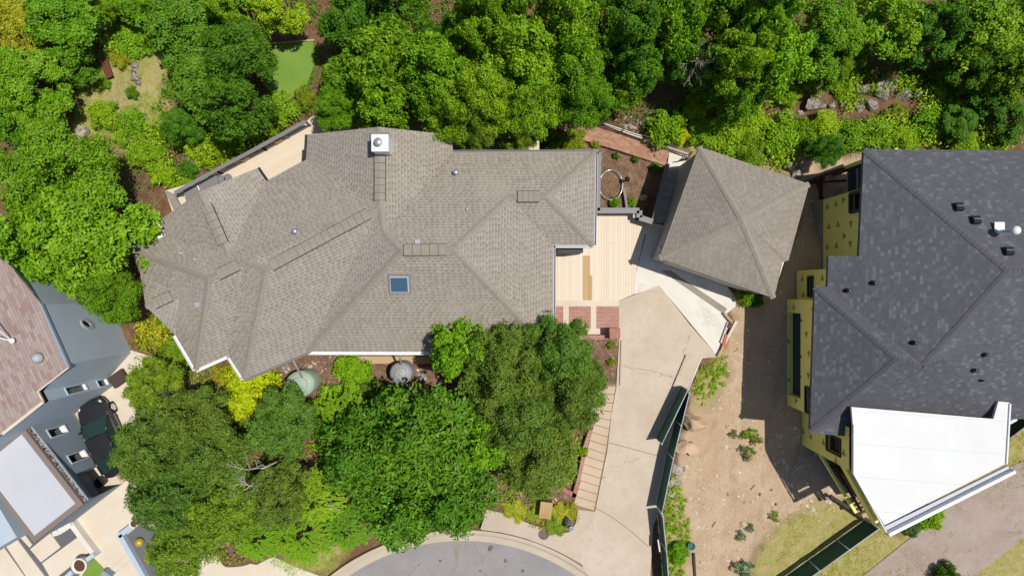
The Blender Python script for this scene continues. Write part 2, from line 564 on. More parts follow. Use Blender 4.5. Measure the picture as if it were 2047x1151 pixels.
M['newboard'] = boards("yellow new boards", (0.58, 0.40, 0.205), (0.48, 0.31, 0.15), (0.25, 0.15, 0.07))
M['stairgrey'] = boards("grey stair boards", (0.56, 0.50, 0.455), (0.42, 0.37, 0.335), (0.10, 0.085, 0.075), math.radians(-75), 0.29)
M['brickred'] = bricks("red brick pad", (0.44, 0.15, 0.115), (0.27, 0.075, 0.06), (0.52, 0.40, 0.32), ms=0.013)
M['brickred_v'] = bricks("red brick wall", (0.40, 0.13, 0.10), (0.31, 0.09, 0.075), (0.46, 0.35, 0.28), math.pi / 2)
M['paver'] = bricks("brick pavers", (0.56, 0.32, 0.21), (0.36, 0.175, 0.115), (0.30, 0.19, 0.13), math.radians(22), 0.24, 0.12, 0.012)
M['iron'] = plain("black iron", (0.018, 0.016, 0.016), 0.5, 0.1)
M['rust'] = plain("rusty steel", (0.17, 0.06, 0.035), 0.85, 0.4, 6.0)
M['redsteel'] = plain("red primer steel", (0.13, 0.03, 0.022), 0.7, 0.2)
M['brownwood'] = plain("dark brown timber", (0.075, 0.05, 0.038), 0.85, 0.3, 5.0)
M['tanwood'] = plain("tan timber", (0.52, 0.37, 0.21), 0.8, 0.2, 5.0)
M['orange'] = plain("orange red plastic", (0.55, 0.10, 0.03), 0.6, 0.2)
def rockmat(name, c1, c2, dark):
    t = NT(name)
    col = t.mix(t.ramp(t.noise(1.6, 6, .7), .35, .68), c1, c2)
    vo = t.n("TexVoronoi", feature='DISTANCE_TO_EDGE'); vo.inputs["Scale"].default_value = 2.2
    wv = t.n("VectorMath", operation='ADD'); nz_ = t.n("TexNoise"); nz_.inputs["Scale"].default_value = 2.5; nz_.inputs["Detail"].default_value = 5
    t.l(t.pos(), nz_.inputs["Vector"]); t.l(t.pos(), wv.inputs[0]); t.l(nz_.outputs["Color"], wv.inputs[1]); t.l(wv.outputs[0], vo.inputs["Vector"])
    cr = t.ramp(vo.outputs["Distance"], 0.0, 0.05)
    col = t.mix(t.math('MULTIPLY', t.math('SUBTRACT', 1.0, cr), .55), col, dark)
    col = t.mix(t.math('MULTIPLY', t.ramp(t.noise(5, 5, .75), .48, .7), .6), col, dark)
    col = t.mix(t.math('MULTIPLY', t.math('GREATER_THAN', t.noise(7, 3, .6), .64), .5), col, (.16, .17, .07))
    t.bump(t.math('ADD', t.math('MULTIPLY', cr, .7), t.noise(6, 6, .75)), 1.0, .12)
    return t.done(col, .95, 0, .15)
M['rock'] = rockmat("grey limestone", (.50, .45, .39), (.36, .31, .265), (.15, .125, .105))
M['paleRock'] = rockmat("pale limestone", (.66, .60, .52), (.50, .43, .35), (.27, .22, .17))
M['tanRock'] = concrete("tan boulder", (0.60, 0.42, 0.28), (0.50, 0.34, 0.22), 0.5)
M['tankgreen'] = plain("pale green tank plastic", (0.36, 0.45, 0.36), 0.5, 0.12)
M['tankgrey'] = plain("grey tank metal", (0.33, 0.34, 0.355), 0.45, 0.3, 4.0)
M['pipe'] = plain("grey pipe", (0.34, 0.335, 0.33), 0.5, 0.15)
M['glass'] = plain("dark window glass", (0.012, 0.014, 0.016), 0.08, 0.1, 3.0, 0, 0.6)
M['skyglass'] = plain("skylight glass", (0.055, 0.12, 0.185), 0.1, 0.15, 2.0, 0, 0.7)
M['greenglass'] = plain("green tinted glass", (0.02, 0.045, 0.04), 0.07, 0.1, 3.0, 0, 0.8)
M['galv'] = plain("bright galvanised metal", (0.62, 0.65, 0.67), 0.3, 0.1, 3.0, 0.7)
M['blackplastic'] = plain("black vent plastic", (0.022, 0.025, 0.03), 0.45, 0.1)
M['bluedark'] = plain("dark blue grey", (0.040, 0.052, 0.072), 0.7, 0.5, 1.0)
M['concretewall'] = concrete("grey foundation concrete", (0.30, 0.27, 0.25), (0.2, 0.18, 0.165), 0.6)
M['logo'] = plain("black print", (0.02, 0.022, 0.018), 0.7, 0.05)
M['logogrey'] = plain("faded print", (0.26, 0.25, 0.10), 0.7, 0.05)
M['yellow'] = plain("yellow sheathing", (0.95, 0.87, 0.25), 0.65, 0.06, 0.8)
M['carpaint'] = plain("dark grey car paint", (0.030, 0.032, 0.037), 0.28, 0.08, 2.0, 0.3, 0.6)
M['tyre'] = plain("tyre rubber", (0.02, 0.02, 0.02), 0.9, 0.1)
M['lamp'] = plain("clear headlight", (0.5, 0.5, 0.5), 0.15, 0.05, 3.0, 0.2, 0.6)
M['gold'] = plain("gold paint", (0.55, 0.42, 0.05), 0.4, 0.1, 3.0, 0.2)
M['ceramic'] = plain("white ceramic", (0.78, 0.74, 0.68), 0.4, 0.05)
M['soil'] = plain("brown soil", (0.10, 0.05, 0.03), 0.95, 0.5, 20.0)
M['screen'] = plain("green fence mesh", (0.028, 0.105, 0.085), 0.75, 0.25, 3.0)
M['steel'] = plain("galvanised fence steel", (0.46, 0.50, 0.50), 0.45, 0.1)
M['teal'] = plain("teal plastic", (0.03, 0.13, 0.12), 0.5, 0.1)
M['bark'] = plain("grey bark", (0.20, 0.165, 0.135), 0.95, 0.4, 8.0)
M['palebark'] = plain("pale dead wood", (0.58, 0.51, 0.44), 0.95, 0.3, 8.0)
M['utility'] = concrete("rusty tan metal", (0.50, 0.38, 0.17), (0.42, 0.17, 0.09), 0.75)
M['drum'] = plain("weathered grey metal", (0.16, 0.165, 0.165), 0.45, 0.3)
M['stone_chip'] = plain("pale stone chip", (0.66, 0.60, 0.52), 0.9, 0.2)
M['step_base'] = plain("weathered step base", (0.30, 0.21, 0.135), 0.95, 0.4, 6.0)
M['manhole'] = plain("brown iron cover", (0.17, 0.12, 0.11), 0.7, 0.35, 12.0)
M['lawn'] = concrete("green lawn turf", (0.16, 0.29, 0.04), (0.24, 0.33, 0.07), 0.9)
M['leaf'] = leafmat("broad leaf", 0.15)
M['leaf2'] = leafmat("shrub leaf", 0.18, 0.5)
M['wire'] = plain("chain link wire", (0.25, 0.27, 0.27), 0.5, 0.1)
# ---------------------------------------------------------------- the ground
def sdist(poly, qx, qy):
    """signed distance (inside positive) of survey pixels to a polygon"""
    n = len(poly)
    ins = np.zeros(qx.shape, bool)
    dm = np.full(qx.shape, 1e9)
    for i in range(n):
        x1, y1 = poly[i]; x2, y2 = poly[(i + 1) % n]
        c = ((y1 > qy) != (y2 > qy)) & (qx < (x2 - x1) * (qy - y1) / ((y2 - y1) or 1e-9) + x1)
        ins ^= c
        dx, dy = x2 - x1, y2 - y1
        t = np.clip(((qx - x1) * dx + (qy - y1) * dy) / (dx * dx + dy * dy + 1e-9), 0, 1)
        dm = np.minimum(dm, np.hypot(qx - x1 - t * dx, qy - y1 - t * dy))
    return np.where(ins, dm, -dm)

SAND = [[(1330, 1600), (1340, 1000), (1362, 900), (1385, 800), (1440, 712), (1470, 600), (1555, 555), (1590, 480), (1612, 380), (1575, 345), (1600, 318), (1740, 300), (1800, 500), (1720, 1000), (1640, 1015), (1560, 1045), (1512, 1100), (1480, 1600)]]
GRASS = [[(1490, 1600), (1500, 1110), (1560, 1045), (1630, 1005), (1720, 1000), (1800, 1060), (2010, 830), (2600, 700), (2600, 1600)],
         [(1320, 1600), (1325, 1030), (1345, 960), (1362, 1000), (1372, 1080), (1350, 1600)],
         [(1378, 790), (1402, 735), (1445, 708), (1452, 740), (1445, 775), (1395, 815)],
         [(150, 262), (160, 190), (215, 120), (200, 55), (330, 50), (345, 160), (310, 250), (250, 300)],
         [(1310, 335), (1390, 250), (1500, 280), (1700, 270), (1640, 320), (1560, 340), (1480, 320)],
         [(545, 1120), (640, 1090), (740, 1060), (690, 1110), (640, 1151), (600, 1160)],
         [(160, 1151), (190, 1108), (215, 1140), (215, 1200), (150, 1200)]]
MULCH = [[(400, 745), (560, 690), (1110, 690), (1240, 670), (1240, 775), (1180, 790), (1160, 1000), (990, 1060), (900, 1000), (640, 850), (560, 800), (460, 790)],
         [(1190, 270), (1345, 320), (1330, 345), (1310, 450), (1190, 440)]]

def axis(lo, hi, step, far):
    a = list(np.arange(lo, hi + step / 2, step))
    d, b, c = step, [], []
    x, y = lo, hi
    while x > -far:
        d *= 1.35
        x -= d; y += d
        b.append(x); c.append(y)
    return np.array(b[::-1] + a + c)

gx, gy = axis(-31, 31, 0.16, 500), axis(-19, 19, 0.16, 500)
XX, YY = np.meshgrid(gx, gy)
ZZ = terr_np(XX, YY)
nx, ny = len(gx), len(gy)
tv = np.stack([XX, YY, ZZ], -1).reshape(-1, 3)
ii = (np.arange(ny - 1)[:, None] * nx + np.arange(nx - 1)[None, :]).reshape(-1)
tf = np.stack([ii, ii + 1, ii + 1 + nx, ii + nx], -1)
me = bpy.data.meshes.new("ground")
me.from_pydata(tv.tolist(), [], tf.tolist())
me.polygons.foreach_set("use_smooth", [True] * len(tf))
qx, qy = (XX * S + CX).reshape(-1), (CY - YY * S).reshape(-1)
kz = H / (H - ZZ.reshape(-1))
ix, iy = (XX.reshape(-1) * S * kz + CX), (CY - YY.reshape(-1) * S * kz)
nz = (hash_noise(XX, YY, 0.8, 8).reshape(-1) - 0.5) * 26 + (hash_noise(XX, YY, 2.6, 9).reshape(-1) - 0.5) * 18
def wgt(polys, soft):
    w = np.zeros(ix.shape)
    for p in polys:
        w = np.maximum(w, np.clip((sdist(p, ix, iy) + nz) / soft + 0.5, 0, 1))
    return w
zone = np.zeros((len(ix), 4)); zone[:, 3] = 1
zone[:, 0] = wgt(SAND, 16)
zone[:, 1] = wgt(GRASS, 26)
zone[:, 2] = wgt(MULCH, 14)
ca = me.color_attributes.new("zone", 'FLOAT_COLOR', 'POINT')
ca.data.foreach_set("color", zone.reshape(-1))
t = NT("ground soil")
zz = t.sep(t.n("Attribute", attribute_name="zone").outputs["Color"])
n_big, n_mid, n_fine, n_peb = t.noise(0.5, 6, 0.65), t.noise(2.4, 5, 0.65), t.noise(11, 4, 0.7), t.noise(20, 2, 0.5)
forest = t.mix(t.ramp(n_mid, 0.35, 0.7), (0.17, 0.085, 0.045), (0.30, 0.19, 0.115))
forest = t.mix(t.ramp(n_fine, 0.42, 0.75), forest, (0.10, 0.055, 0.03))
forest = t.mix(t.math('MULTIPLY', t.ramp(n_big, 0.5, 0.75), 0.7), forest, (0.14, 0.17, 0.05))
mulch = t.mix(t.ramp(n_mid, 0.38, 0.68), (0.19, 0.11, 0.068), (0.35, 0.225, 0.15))
mulch = t.mix(t.ramp(n_fine, 0.45, 0.72), mulch, (0.085, 0.05, 0.034))
mulch = t.mix(t.math('MULTIPLY', t.math('GREATER_THAN', n_peb, 0.66), 0.55), mulch, (0.46, 0.36, 0.27))
sand = t.mix(t.ramp(n_big, 0.35, 0.7), (0.59, 0.445, 0.305), (0.49, 0.345, 0.215))
tw = t.sep(t.rot(math.radians(8)))
wv = t.math('ADD', tw[0], t.math('MULTIPLY', t.noise(0.35, 2), 1.6))
rut = t.math('LESS_THAN', t.math('ABSOLUTE', t.math('SUBTRACT', t.math('FRACT', t.math('DIVIDE', wv, 1.7)), 0.5)), 0.09)
rut = t.math('MULTIPLY', rut, t.ramp(t.noise(1.1, 4, 0.7), 0.42, 0.62))
sand = t.mix(t.math('MULTIPLY', rut, 0.45), sand, (0.36, 0.25, 0.16))
sand = t.mix(t.math('MULTIPLY', t.ramp(t.noise(0.9, 6, .7), 0.52, 0.68), 0.5), sand, (0.43, 0.30, 0.19))
sand = t.mix(t.math('MULTIPLY', t.ramp(n_mid, 0.5, 0.78), 0.55), sand, (0.40, 0.275, 0.18))
sand = t.mix(t.math('MULTIPLY', t.ramp(n_fine, 0.5, 0.8), 0.35), sand, (0.68, 0.56, 0.43))
sand = t.mix(t.math('MULTIPLY', t.math('GREATER_THAN', n_peb, 0.68), 0.5), sand, (0.72, 0.62, 0.49))
sand = t.mix(t.math('MULTIPLY', t.math('LESS_THAN', n_peb, 0.33), 0.35), sand, (0.30, 0.19, 0.12))
grass = t.mix(t.ramp(n_mid, 0.35, 0.68), (0.35, 0.33, 0.085), (0.52, 0.41, 0.21))
grass = t.mix(t.math('MULTIPLY', t.ramp(n_fine, 0.45, 0.75), 0.7), grass, (0.19, 0.23, 0.04))
grass = t.mix(t.math('MULTIPLY', t.math('GREATER_THAN', n_peb, 0.70), 0.6), grass, (0.62, 0.52, 0.38))
col = t.mix(zz[2], forest, mulch)
col = t.mix(zz[1], col, grass)
fade = t.math('MULTIPLY', zz[0], t.math('SUBTRACT', 1.0, t.math('MULTIPLY', zz[1], 0.75)))
col = t.mix(fade, col, sand)
t.bump(t.math('ADD', t.math('MULTIPLY', n_fine, 0.8), t.math('ADD', t.math('MULTIPLY', n_mid, 0.8), t.math('MULTIPLY', n_peb, 0.6))), 0.9, 0.07)
me.materials.append(t.done(col, 0.95, 0, 0.15))
go = bpy.data.objects.new("ground", me)
COL.objects.link(go)
tag(go, kind="structure")

def sheet(name, px, z, mat, z0=None, label=None, cat=None, kind="structure"):
    mb = MB()
    poly = [P(x, y, z).xy for x, y in px]
    mb.prism(poly, (z - 0.25) if z0 is None else z0, z)
    o = mb.build(name, mat)
    return tag(o, label, cat, kind=kind)

# street, kerb and driveway
cxw, cyw = P(RCX, RCY, -0.12).xy
rr = RR / S
mb = MB()
ang = np.linspace(0, 2 * math.pi, 121)[:-1]
mb.prism([(cxw + rr * math.cos(a), cyw + rr * math.sin(a)) for a in ang], -0.30, -0.12)
tag(mb.build("road", M['asphalt']), kind="structure")
mb = MB()
NK = 150
for i in range(NK):
    a0, a1 = 2 * math.pi * i / NK, 2 * math.pi * (i + 1) / NK
    prof = [(rr - 0.30, -0.112), (rr + 0.02, -0.100), (rr + 0.16, 0.005), (rr + 0.34, 0.012), (rr + 0.36, -0.30)]
    for (r0, z0), (r1, z1) in zip(prof, prof[1:]):
        q = []
        for r, z, a in ((r0, z0, a0), (r1, z1, a0), (r1, z1, a1), (r0, z0, a1)):
            q.append((cxw + r * math.cos(a), cyw + r * math.sin(a), z))
        mb.face(q[::-1])
tag(mb.build("kerb", M['walk']), kind="structure")
EDGE = [(1238, 601), (1284, 583), (1318, 570), (1380, 650), (1436, 713), (1404, 716), (1388, 745), (1372, 790), (1345, 892), (1322, 1010), (1306, 1050), (1300, 1151), (1298, 1250)]
LEFT = [(1188, 1175), (1160, 1122), (1120, 1098), (1180, 1052), (1190, 1020), (1214, 900), (1222, 830), (1232, 775), (1237, 690)]
sheet("driveway", EDGE + LEFT, 0.02, M['driveway'])
# control joints and the crack, as narrow dark grooves filled with soil
mb = MB()
for pts in ([(1214, 884), (1240, 890), (1268, 898), (1298, 906), (1318, 911)], [(1186, 1012), (1222, 1032), (1260, 1060), (1296, 1092)], [(1246, 733), (1300, 740), (1345, 753)]):
    for a, b in zip(pts, pts[1:]):
        mb.bar(P(*a, 0.021), P(*b, 0.021), 0.035 if pts[0][1] > 800 else 0.02, 0.006)
tag(mb.build("driveway_joint", plain("joint dirt", (0.25, 0.18, 0.12), 0.95, 0.4)), kind="structure")
sheet("pavement", [(960, 1058), (972, 1018), (1000, 1024), (1050, 1043), (1075, 1052), (1108, 1067), (1138, 1063), (1151, 1046), (1156, 1018), (1189, 1022), (1186, 1060), (1165, 1130), (1160, 1126), (1130, 1108.5), (1100, 1094.2), (1075, 1084.5), (1050, 1075.3), (1025, 1068.6), (1000, 1063.2)], 0.016, M['walk'])
sheet("pavement", [(500, 1135), (545, 1112), (590, 1132), (640, 1151), (700, 1300), (450, 1300)], 0.006, M['cream'])
sheet("neighbour_driveway", [(1725, 1151), (1806, 1086), (1853, 1050), (1897, 1012), (2020, 932), (2120, 890), (2120, 1050), (2040, 1080), (1950, 1151), (1850, 1250), (1620, 1250)], 0.0, M['pinkdrive'])
sheet("lawn", [(520, 92), (560, 86), (626, 82), (628, 130), (606, 190), (560, 200), (525, 170)], -0.5, M['lawn'], -1.6)
mb = MB()
mb.bar(P(515, 90, -.48), P(628, 81, -.48), 0.10, 0.12)
tag(mb.build("lawn_edging", M['tanwood'], org=P(570, 86, -.5)), "thin timber edging along the top of the small green lawn", "edging")

sheet("road_stain", [(910, 1066), (918, 1066), (920, 1090), (916, 1112), (913, 1128), (909, 1112), (905, 1092)], -0.114, M['draingrey'], -0.13)
mb = MB()
for k, (x, y, r_) in enumerate(((718, 1125, .16), (980, 1095, .2), (1010, 1120, .12), (880, 1120, .1), (1045, 1140, .12), (830, 1095, .1), (960, 1140, .08))):
    g = P(x, y, -.12); mb.lathe((g.x, g.y, -.125), [(r_, 0), (r_ * .9, .010), (.01, .011)], 10, 1, .7, k)
tag(mb.build("road_stain", plain("dark oil spot", (.15, .14, .135), .8, .3)), kind="structure")
# pale slabs by the garage
sheet("concrete_pad", [(1270, 560), (1274, 535), (1292, 468), (1330, 477), (1400, 500), (1471, 596), (1471, 612), (1453, 626), (1457, 640), (1434, 711), (1318, 571), (1284, 583), (1268, 588)], 0.008, M['paleslab'])
mb = MB()
a, b, c, d = (1322, 541), (1340, 540), (1454, 617), (1446, 627)
mb.prism([P(*q, 0.02).xy for q in (a, b, c, d)], -0.1, 0.014)
tag(mb.build("drain_strip", M['draingrey']), kind="structure")

# brick pads of the front walk
mb = MB()
mb.prism([P(*q, 0.0).xy for q in ((1104, 600), (1238, 600), (1238, 668), (1104, 668))], -0.25, 0.006)
tag(mb.build("front_walk", M['cream']), kind="structure")
for i, (x0, x1) in enumerate(((1082, 1126), (1137, 1181), (1192, 1237))):
    mb = MB()
    mb.prism([P(*q, 0.0).xy for q in ((x0, 612), (x1, 612), (x1, 656), (x0, 656))], -0.1, 0.012)
    tag(mb.build("brick_pad", M['brickred'], org=P((x0 + x1) / 2, 634, 0)),
        ["square red brick pad half hidden beside the brown roof edge", "square red brick pad in the middle of the front walk", "square red brick pad touching the tan driveway"][i], "brick pad", "brick pads of the front walk")
def brickwall(name, pts, w, h, label, mat='brickred', zb=-0.3):
    mb = MB()
    for a, b in zip(pts, pts[1:]):
        A, B = P(*a, h), P(*b, h)
        d = (B - A)
        mb.box(((A.x + B.x) / 2, (A.y + B.y) / 2, (h + zb) / 2), (d.length + w * 0.9, w, h - zb), (d.x, d.y, 0))
    return tag(mb.build(name, M[mat], org=P(*pts[0], 0)), label, "brick wall")
brickwall("brick_wall", [(1150, 674), (1212, 674)], 0.24, 0.5, "low red brick wall running along the brick pads above the mulch bed")
r = thing("brick_pillar", "square red brick pillar at the driveway end of the low brick wall", "pillar", P(1230, 668, 0))
mb = MB(); x, y = P(1229, 666, 1.0).xy
mb.box((x, y, 0.5), (0.54, 0.54, 1.0)); mb.build("pillar_shaft", M['brickred_v'], r)
mb = MB(); mb.box((x, y, 1.035), (0.58, 0.58, 0.07)); mb.build("cap", M['brickred_v'], r)
brickwall("brick_wall", [(1164, 832), (1186, 832), (1184, 850)], 0.22, 0.35, "short angled brick wall half under the olive tree beside the tan steps", 'brickred_v')
brickwall("brick_wall", [(1180, 862), (1171, 890)], 0.22, 0.35, "short broken brick wall under the tree branch beside the steps", 'brickred')
brickwall("brick_wall", [(1166, 916), (1157, 958)], 0.20, 0.40, "thin sloping brick wall along the left of the lower tan steps", 'brickred')
brickwall("brick_wall", [(1156, 964), (1148, 990), (1128, 978)], 0.24, 0.30, "brick corner wall at the foot of the planting bed by the steps", 'brickred_v')
brickwall("brick_wall", [(1120, 976), (1102, 966)], 0.24, 0.25, "short brick wall end poking out under the dry grass", 'brickred_v')

# tan steps beside the driveway: a separate tread for each
stepsL = [(1163, 785), (1163, 810), (1168, 822), (1190, 838), (1187, 850), (1180, 872), (1176, 895), (1170, 920), (1164, 945), (1160, 968), (1156, 985), (1150, 1002), (1146, 1016)]
r = thing("garden_steps", "long flight of shallow tan concrete steps beside the driveway", "steps", P(1190, 900, 0))
yL = np.linspace(772, 1014, 16)
for i in range(15):
    def lx(y): return float(np.interp(y, [770, 822, 838, 872, 920, 968, 1016], [1180, 1178, 1190, 1183, 1170, 1159, 1147]))
    def rx(y): return float(np.interp(y, [770, 830, 900, 1024], [1233, 1223, 1212, 1187]))
    y0, y1 = yL[i], yL[i + 1]
    sk = float(np.interp(y0, [780, 840, 900], [0, 6, 9]))
    sk1 = float(np.interp(y1, [780, 840, 900], [0, 6, 9]))
    z = 0.0 + 0.07 * ((15 - i) / 15) + (0.03 if i % 2 else 0.0)
    mb = MB()
    q = [(lx(y0), y0 - sk * .6), (rx(y0) - 2, y0 + sk * .7), (rx(y1) - 2, y1 + sk1 * .7 - 1.4), (lx(y1), y1 - sk1 * .6 - 1.4)]
    mb.prism([P(*p, z).xy for p in q], -0.2, z)
    mb.build("tread", M['tread'], r)
mb = MB()
mb.prism([P(*p, 0).xy for p in ((1178, 768), (1236, 768), (1232, 800), (1188, 1030), (1143, 1020), (1168, 918), (1186, 840), (1176, 800))], -0.2, -0.035)
mb.build("base", M['step_base'], r)

# decks
r = thing("front_deck", "pale timber deck between the brown house and the garage", "deck", P(1190, 540, 0))
mb = MB()
D1 = [(1104, 489), (1150, 489), (1150, 305), (1197, 305), (1194, 424), (1279, 424), (1284, 440), (1306, 446), (1336, 452), (1330, 478), (1290, 468), (1273, 536), (1269, 587), (1237, 601), (1104, 601)]
mb.prism([P(*p, 0.05).xy for p in D1], -0.25, 0.05)
mb.build("deck_boards", M['deck'], r)
mb = MB(); mb.prism([P(*p, 0.05).xy for p in ((1165, 511), (1179, 511), (1179, 550), (1184, 551), (1184, 600), (1165, 600))], -0.1, 0.058)
mb.build("replaced_boards", M['newboard'], r)["label"] = "newer yellow replacement boards"
def railing(root, pts, h, z, mat, post=0.09, gap=1.6, cap=0.16, balus=True):
    for a, b in zip(pts, pts[1:]):
        A, B = Vector(a), Vector(b)
        n = max(1, round((B - A).length / gap))
        mb = MB(); mb.bar(A + Vector((0, 0, h)), B + Vector((0, 0, h)), cap, 0.05); mb.build("top_rail", mat, root)
        mb = MB(); mb.bar(A + Vector((0, 0, 0.12)), B + Vector((0, 0, 0.12)), 0.05, 0.06); mb.build("bottom_rail", mat, root)
        for i in range(n + 1):
            p = A.lerp(B, i / n)
            mb = MB(); mb.box(p + Vector((0, 0, h / 2 - 0.1)), (post, post, h + 0.1)); mb.build("post", mat, root)
        if balus:
            mb = MB()
            m = max(2, int((B - A).length / 0.13))
            for i in range(m):
                p = A.lerp(B, (i + .5) / m)
                mb.box(p + Vector((0, 0, h / 2 + 0.03)), (0.03, 0.03, h - 0.14))
            mb.build("balusters", mat, root)
zr = 1.0
r = thing("deck_railing", "grey timber railing along the garden edge of the front deck", "railing", P(1235, 424, 0))
pr = [P(1150, 304, zr), P(1197, 304, zr), P(1194, 421, zr), P(1278, 421, zr), P(1278.5, 435, zr), P(1307, 444, zr)]
railing(r, [Vector((p.x, p.y, 0.05)) for p in pr], 0.95, 0, M['gutter'], cap=0.30)

# stairs down beside the garage, landing, paved path
r = thing("deck_stairs", "grey timber stairs descending beside the garage wall to the pale landing", "stairs", P(1330, 400, -1.5))
A0, A1 = P(1305, 441, 0), P(1334, 341, -1.45)      # left edge from deck to landing
B0, B1 = P(1333, 450, 0), P(1363, 341, -1.45)
NS = 10
for i in range(NS):
    f0, f1 = i / NS, (i + 1) / NS
    z = 0.0 - 1.45 * (i + 1) / (NS + 1)
    a, b, c, d = A0.lerp(A1, f0), B0.lerp(B1, f0), B0.lerp(B1, f1 + .01), A0.lerp(A1, f1 + .01)
    mb = MB(); mb.prism([a.xy, b.xy, c.xy, d.xy], z - 0.05, z); mb.build("tread", M['stairgrey'], r)
mb = MB()
mb.bar(A0 + Vector((-.06, 0, .0)), A1 + Vector((-.06, 0, 0)), 0.06, 0.35)
mb.build("stringer", M['gutter'], r)
mb = MB(); h = Vector((-.05, 0, 1.0))
mb.bar(P(1306, 444, 1.0) + Vector((0, 0, 0.0)), P(1335, 327, -0.5), 0.22, 0.05); mb.build("handrail", M['gutter'], r)
lo, hi = P(1306, 444, 1.0), P(1335, 327, -0.5)
mb = MB()
for k in range(26):
    p = lo.lerp(hi, (k + .5) / 26)
    mb.box((p.x, p.y, p.z - 0.5), (0.03, 0.03, 0.96))
mb.build("balusters", M['gutter'], r)
for k in (0, 0.5, 0.99):
    p = lo.lerp(hi, k)
    mb = MB(); mb.box((p.x, p.y, p.z - 0.6), (0.1, 0.1, 1.25)); mb.build("post", M['gutter'], r)
mb = MB(); mb.prism([P(*p, -1.42).xy for p in ((1338, 305), (1373, 316), (1364, 344), (1333, 341))], -1.7, -1.42)
tag(mb.build("landing", M['paleslab'], org=P(1352, 325, -1.42)), "small pale concrete landing at the foot of the grey stairs", "landing")
mb = MB(); mb.prism([P(*p, -1.45).xy for p in ((1090, 226), (1130, 234), (1198, 250), (1270, 276), (1340, 301), (1329, 331), (1240, 302), (1152, 276), (1118, 258), (1088, 250))], -1.8, -1.45)
tag(mb.build("paved_path", M['paver']), kind="structure")
r = thing("iron_railing", "thin black iron railing along the top of the paved garden path", "railing", P(1280, 275, -1.5))
ra = [P(1203, 243, -0.6), P(1290, 272, -0.6), P(1384, 304, -0.6), P(1378, 315, -0.6), P(1362, 318, -0.6)]
for a, b in zip(ra, ra[1:]):
    mb = MB(); mb.bar(a, b, 0.05, 0.05); mb.build("top_rail", M['iron'], r)
    q = Vector((0, 0, -0.42))
    mb = MB(); mb.bar(a + q, b + q, 0.04, 0.04); mb.build("middle_rail", M['iron'], r)
    q = Vector((0, 0, -0.8))
    mb = MB(); mb.bar(a + q, b + q, 0.04, 0.04); mb.build("bottom_rail", M['iron'], r)
    n = max(1, int((b - a).length / 1.2))
    for i in range(n + 1):
        p = a.lerp(b, i / n); mb = MB(); mb.box((p.x, p.y, p.z - .5), (0.05, 0.05, 1.0)); mb.build("post", M['iron'], r)
mb = MB(); mb.prism([P(*p, -1.3).xy for p in ((1198, 246), (1205, 242), (1378, 306), (1374, 314))], -1.8, -1.3)
tag(mb.build("retaining_kerb", M['cream'], org=P(1290, 275, -1.3)), "pale stone kerb under the black iron railing", "kerb")

# rear deck
r = thing("rear_deck", "pale timber rear deck under the tree edge behind the brown house", "deck", P(500, 320, 0))
mb = MB(); mb.prism([P(*p, 0.0).xy for p in ((330, 381), (362, 372), (432, 348), (500, 312), (600, 254), (625, 232), (900, 226), (1078, 262), (1078, 330), (900, 330), (640, 340), (540, 400), (400, 450), (350, 440))], -0.2, 0.0)
mb.build("deck_boards", M['deck_rear'], r)
for i, p in enumerate(((345, 395), (430, 352), (515, 308), (600, 258), (700, 234), (860, 232), (1000, 250), (1072, 270))):
    g = P(*p, -0.2); mb = MB(); mb.box((g.x, g.y, -0.95), (0.15, 0.15, 1.5)); mb.build("post", M['taupewall'], r)
mb = MB(); mb.prism([P(*p, 0.3).xy for p in ((366, 380), (432, 350), (440, 365), (425, 385), (372, 402))], 0.12, 0.30)
mb.build("grey_cover", M['gutter'], r)
mb = MB(); mb.prism([P(*p, 0.5).xy for p in ((327, 379), (348, 388), (360, 412), (348, 424))], 0.35, 0.45)
mb.build("ramp_roof", M['taupe_cap'], r)
mb = MB(); mb.bar(P(391, 364, .32), P(399, 380, .32), 0.06, 0.03); mb.build("flashing", M['white'], r)
for k, (x, y) in enumerate(((443, 359), (455, 356))):
    mb = MB(); g = P(x, y, 0.55); mb.lathe((g.x, g.y, 0), [(0.10, 0.0), (0.12, 0.5), (0.24, 0.5), (0.24, 0.55), (0.2, 0.57)], 18)
    tag(mb.build("stool", M['gutter'], org=(g.x, g.y, 0)), ["round grey stool on the rear deck nearest the grey cover", "round grey stool on the rear deck nearer the roof notch"][k], "stool")
r = thing("deck_railing", "dark grey railing along the sloping edge of the rear deck", "railing", P(470, 320, 0))
pr = [P(349, 386, 1.0), P(430, 341, 1.0), P(520, 293, 1.0), P(610, 243, 1.0)]
railing(r, [Vector((p.x, p.y, 0.0)) for p in pr], 1.0, 0, M['gutter'], cap=0.20)
for a in ((487, 314), (553, 279)):
    mb = MB(); g = P(*a, 0.55); mb.box((g.x, g.y, 0.3), (0.42, 0.2, 0.5), (1, 0.6, 0)); mb.build("deck_box", M['tanwood'], r)

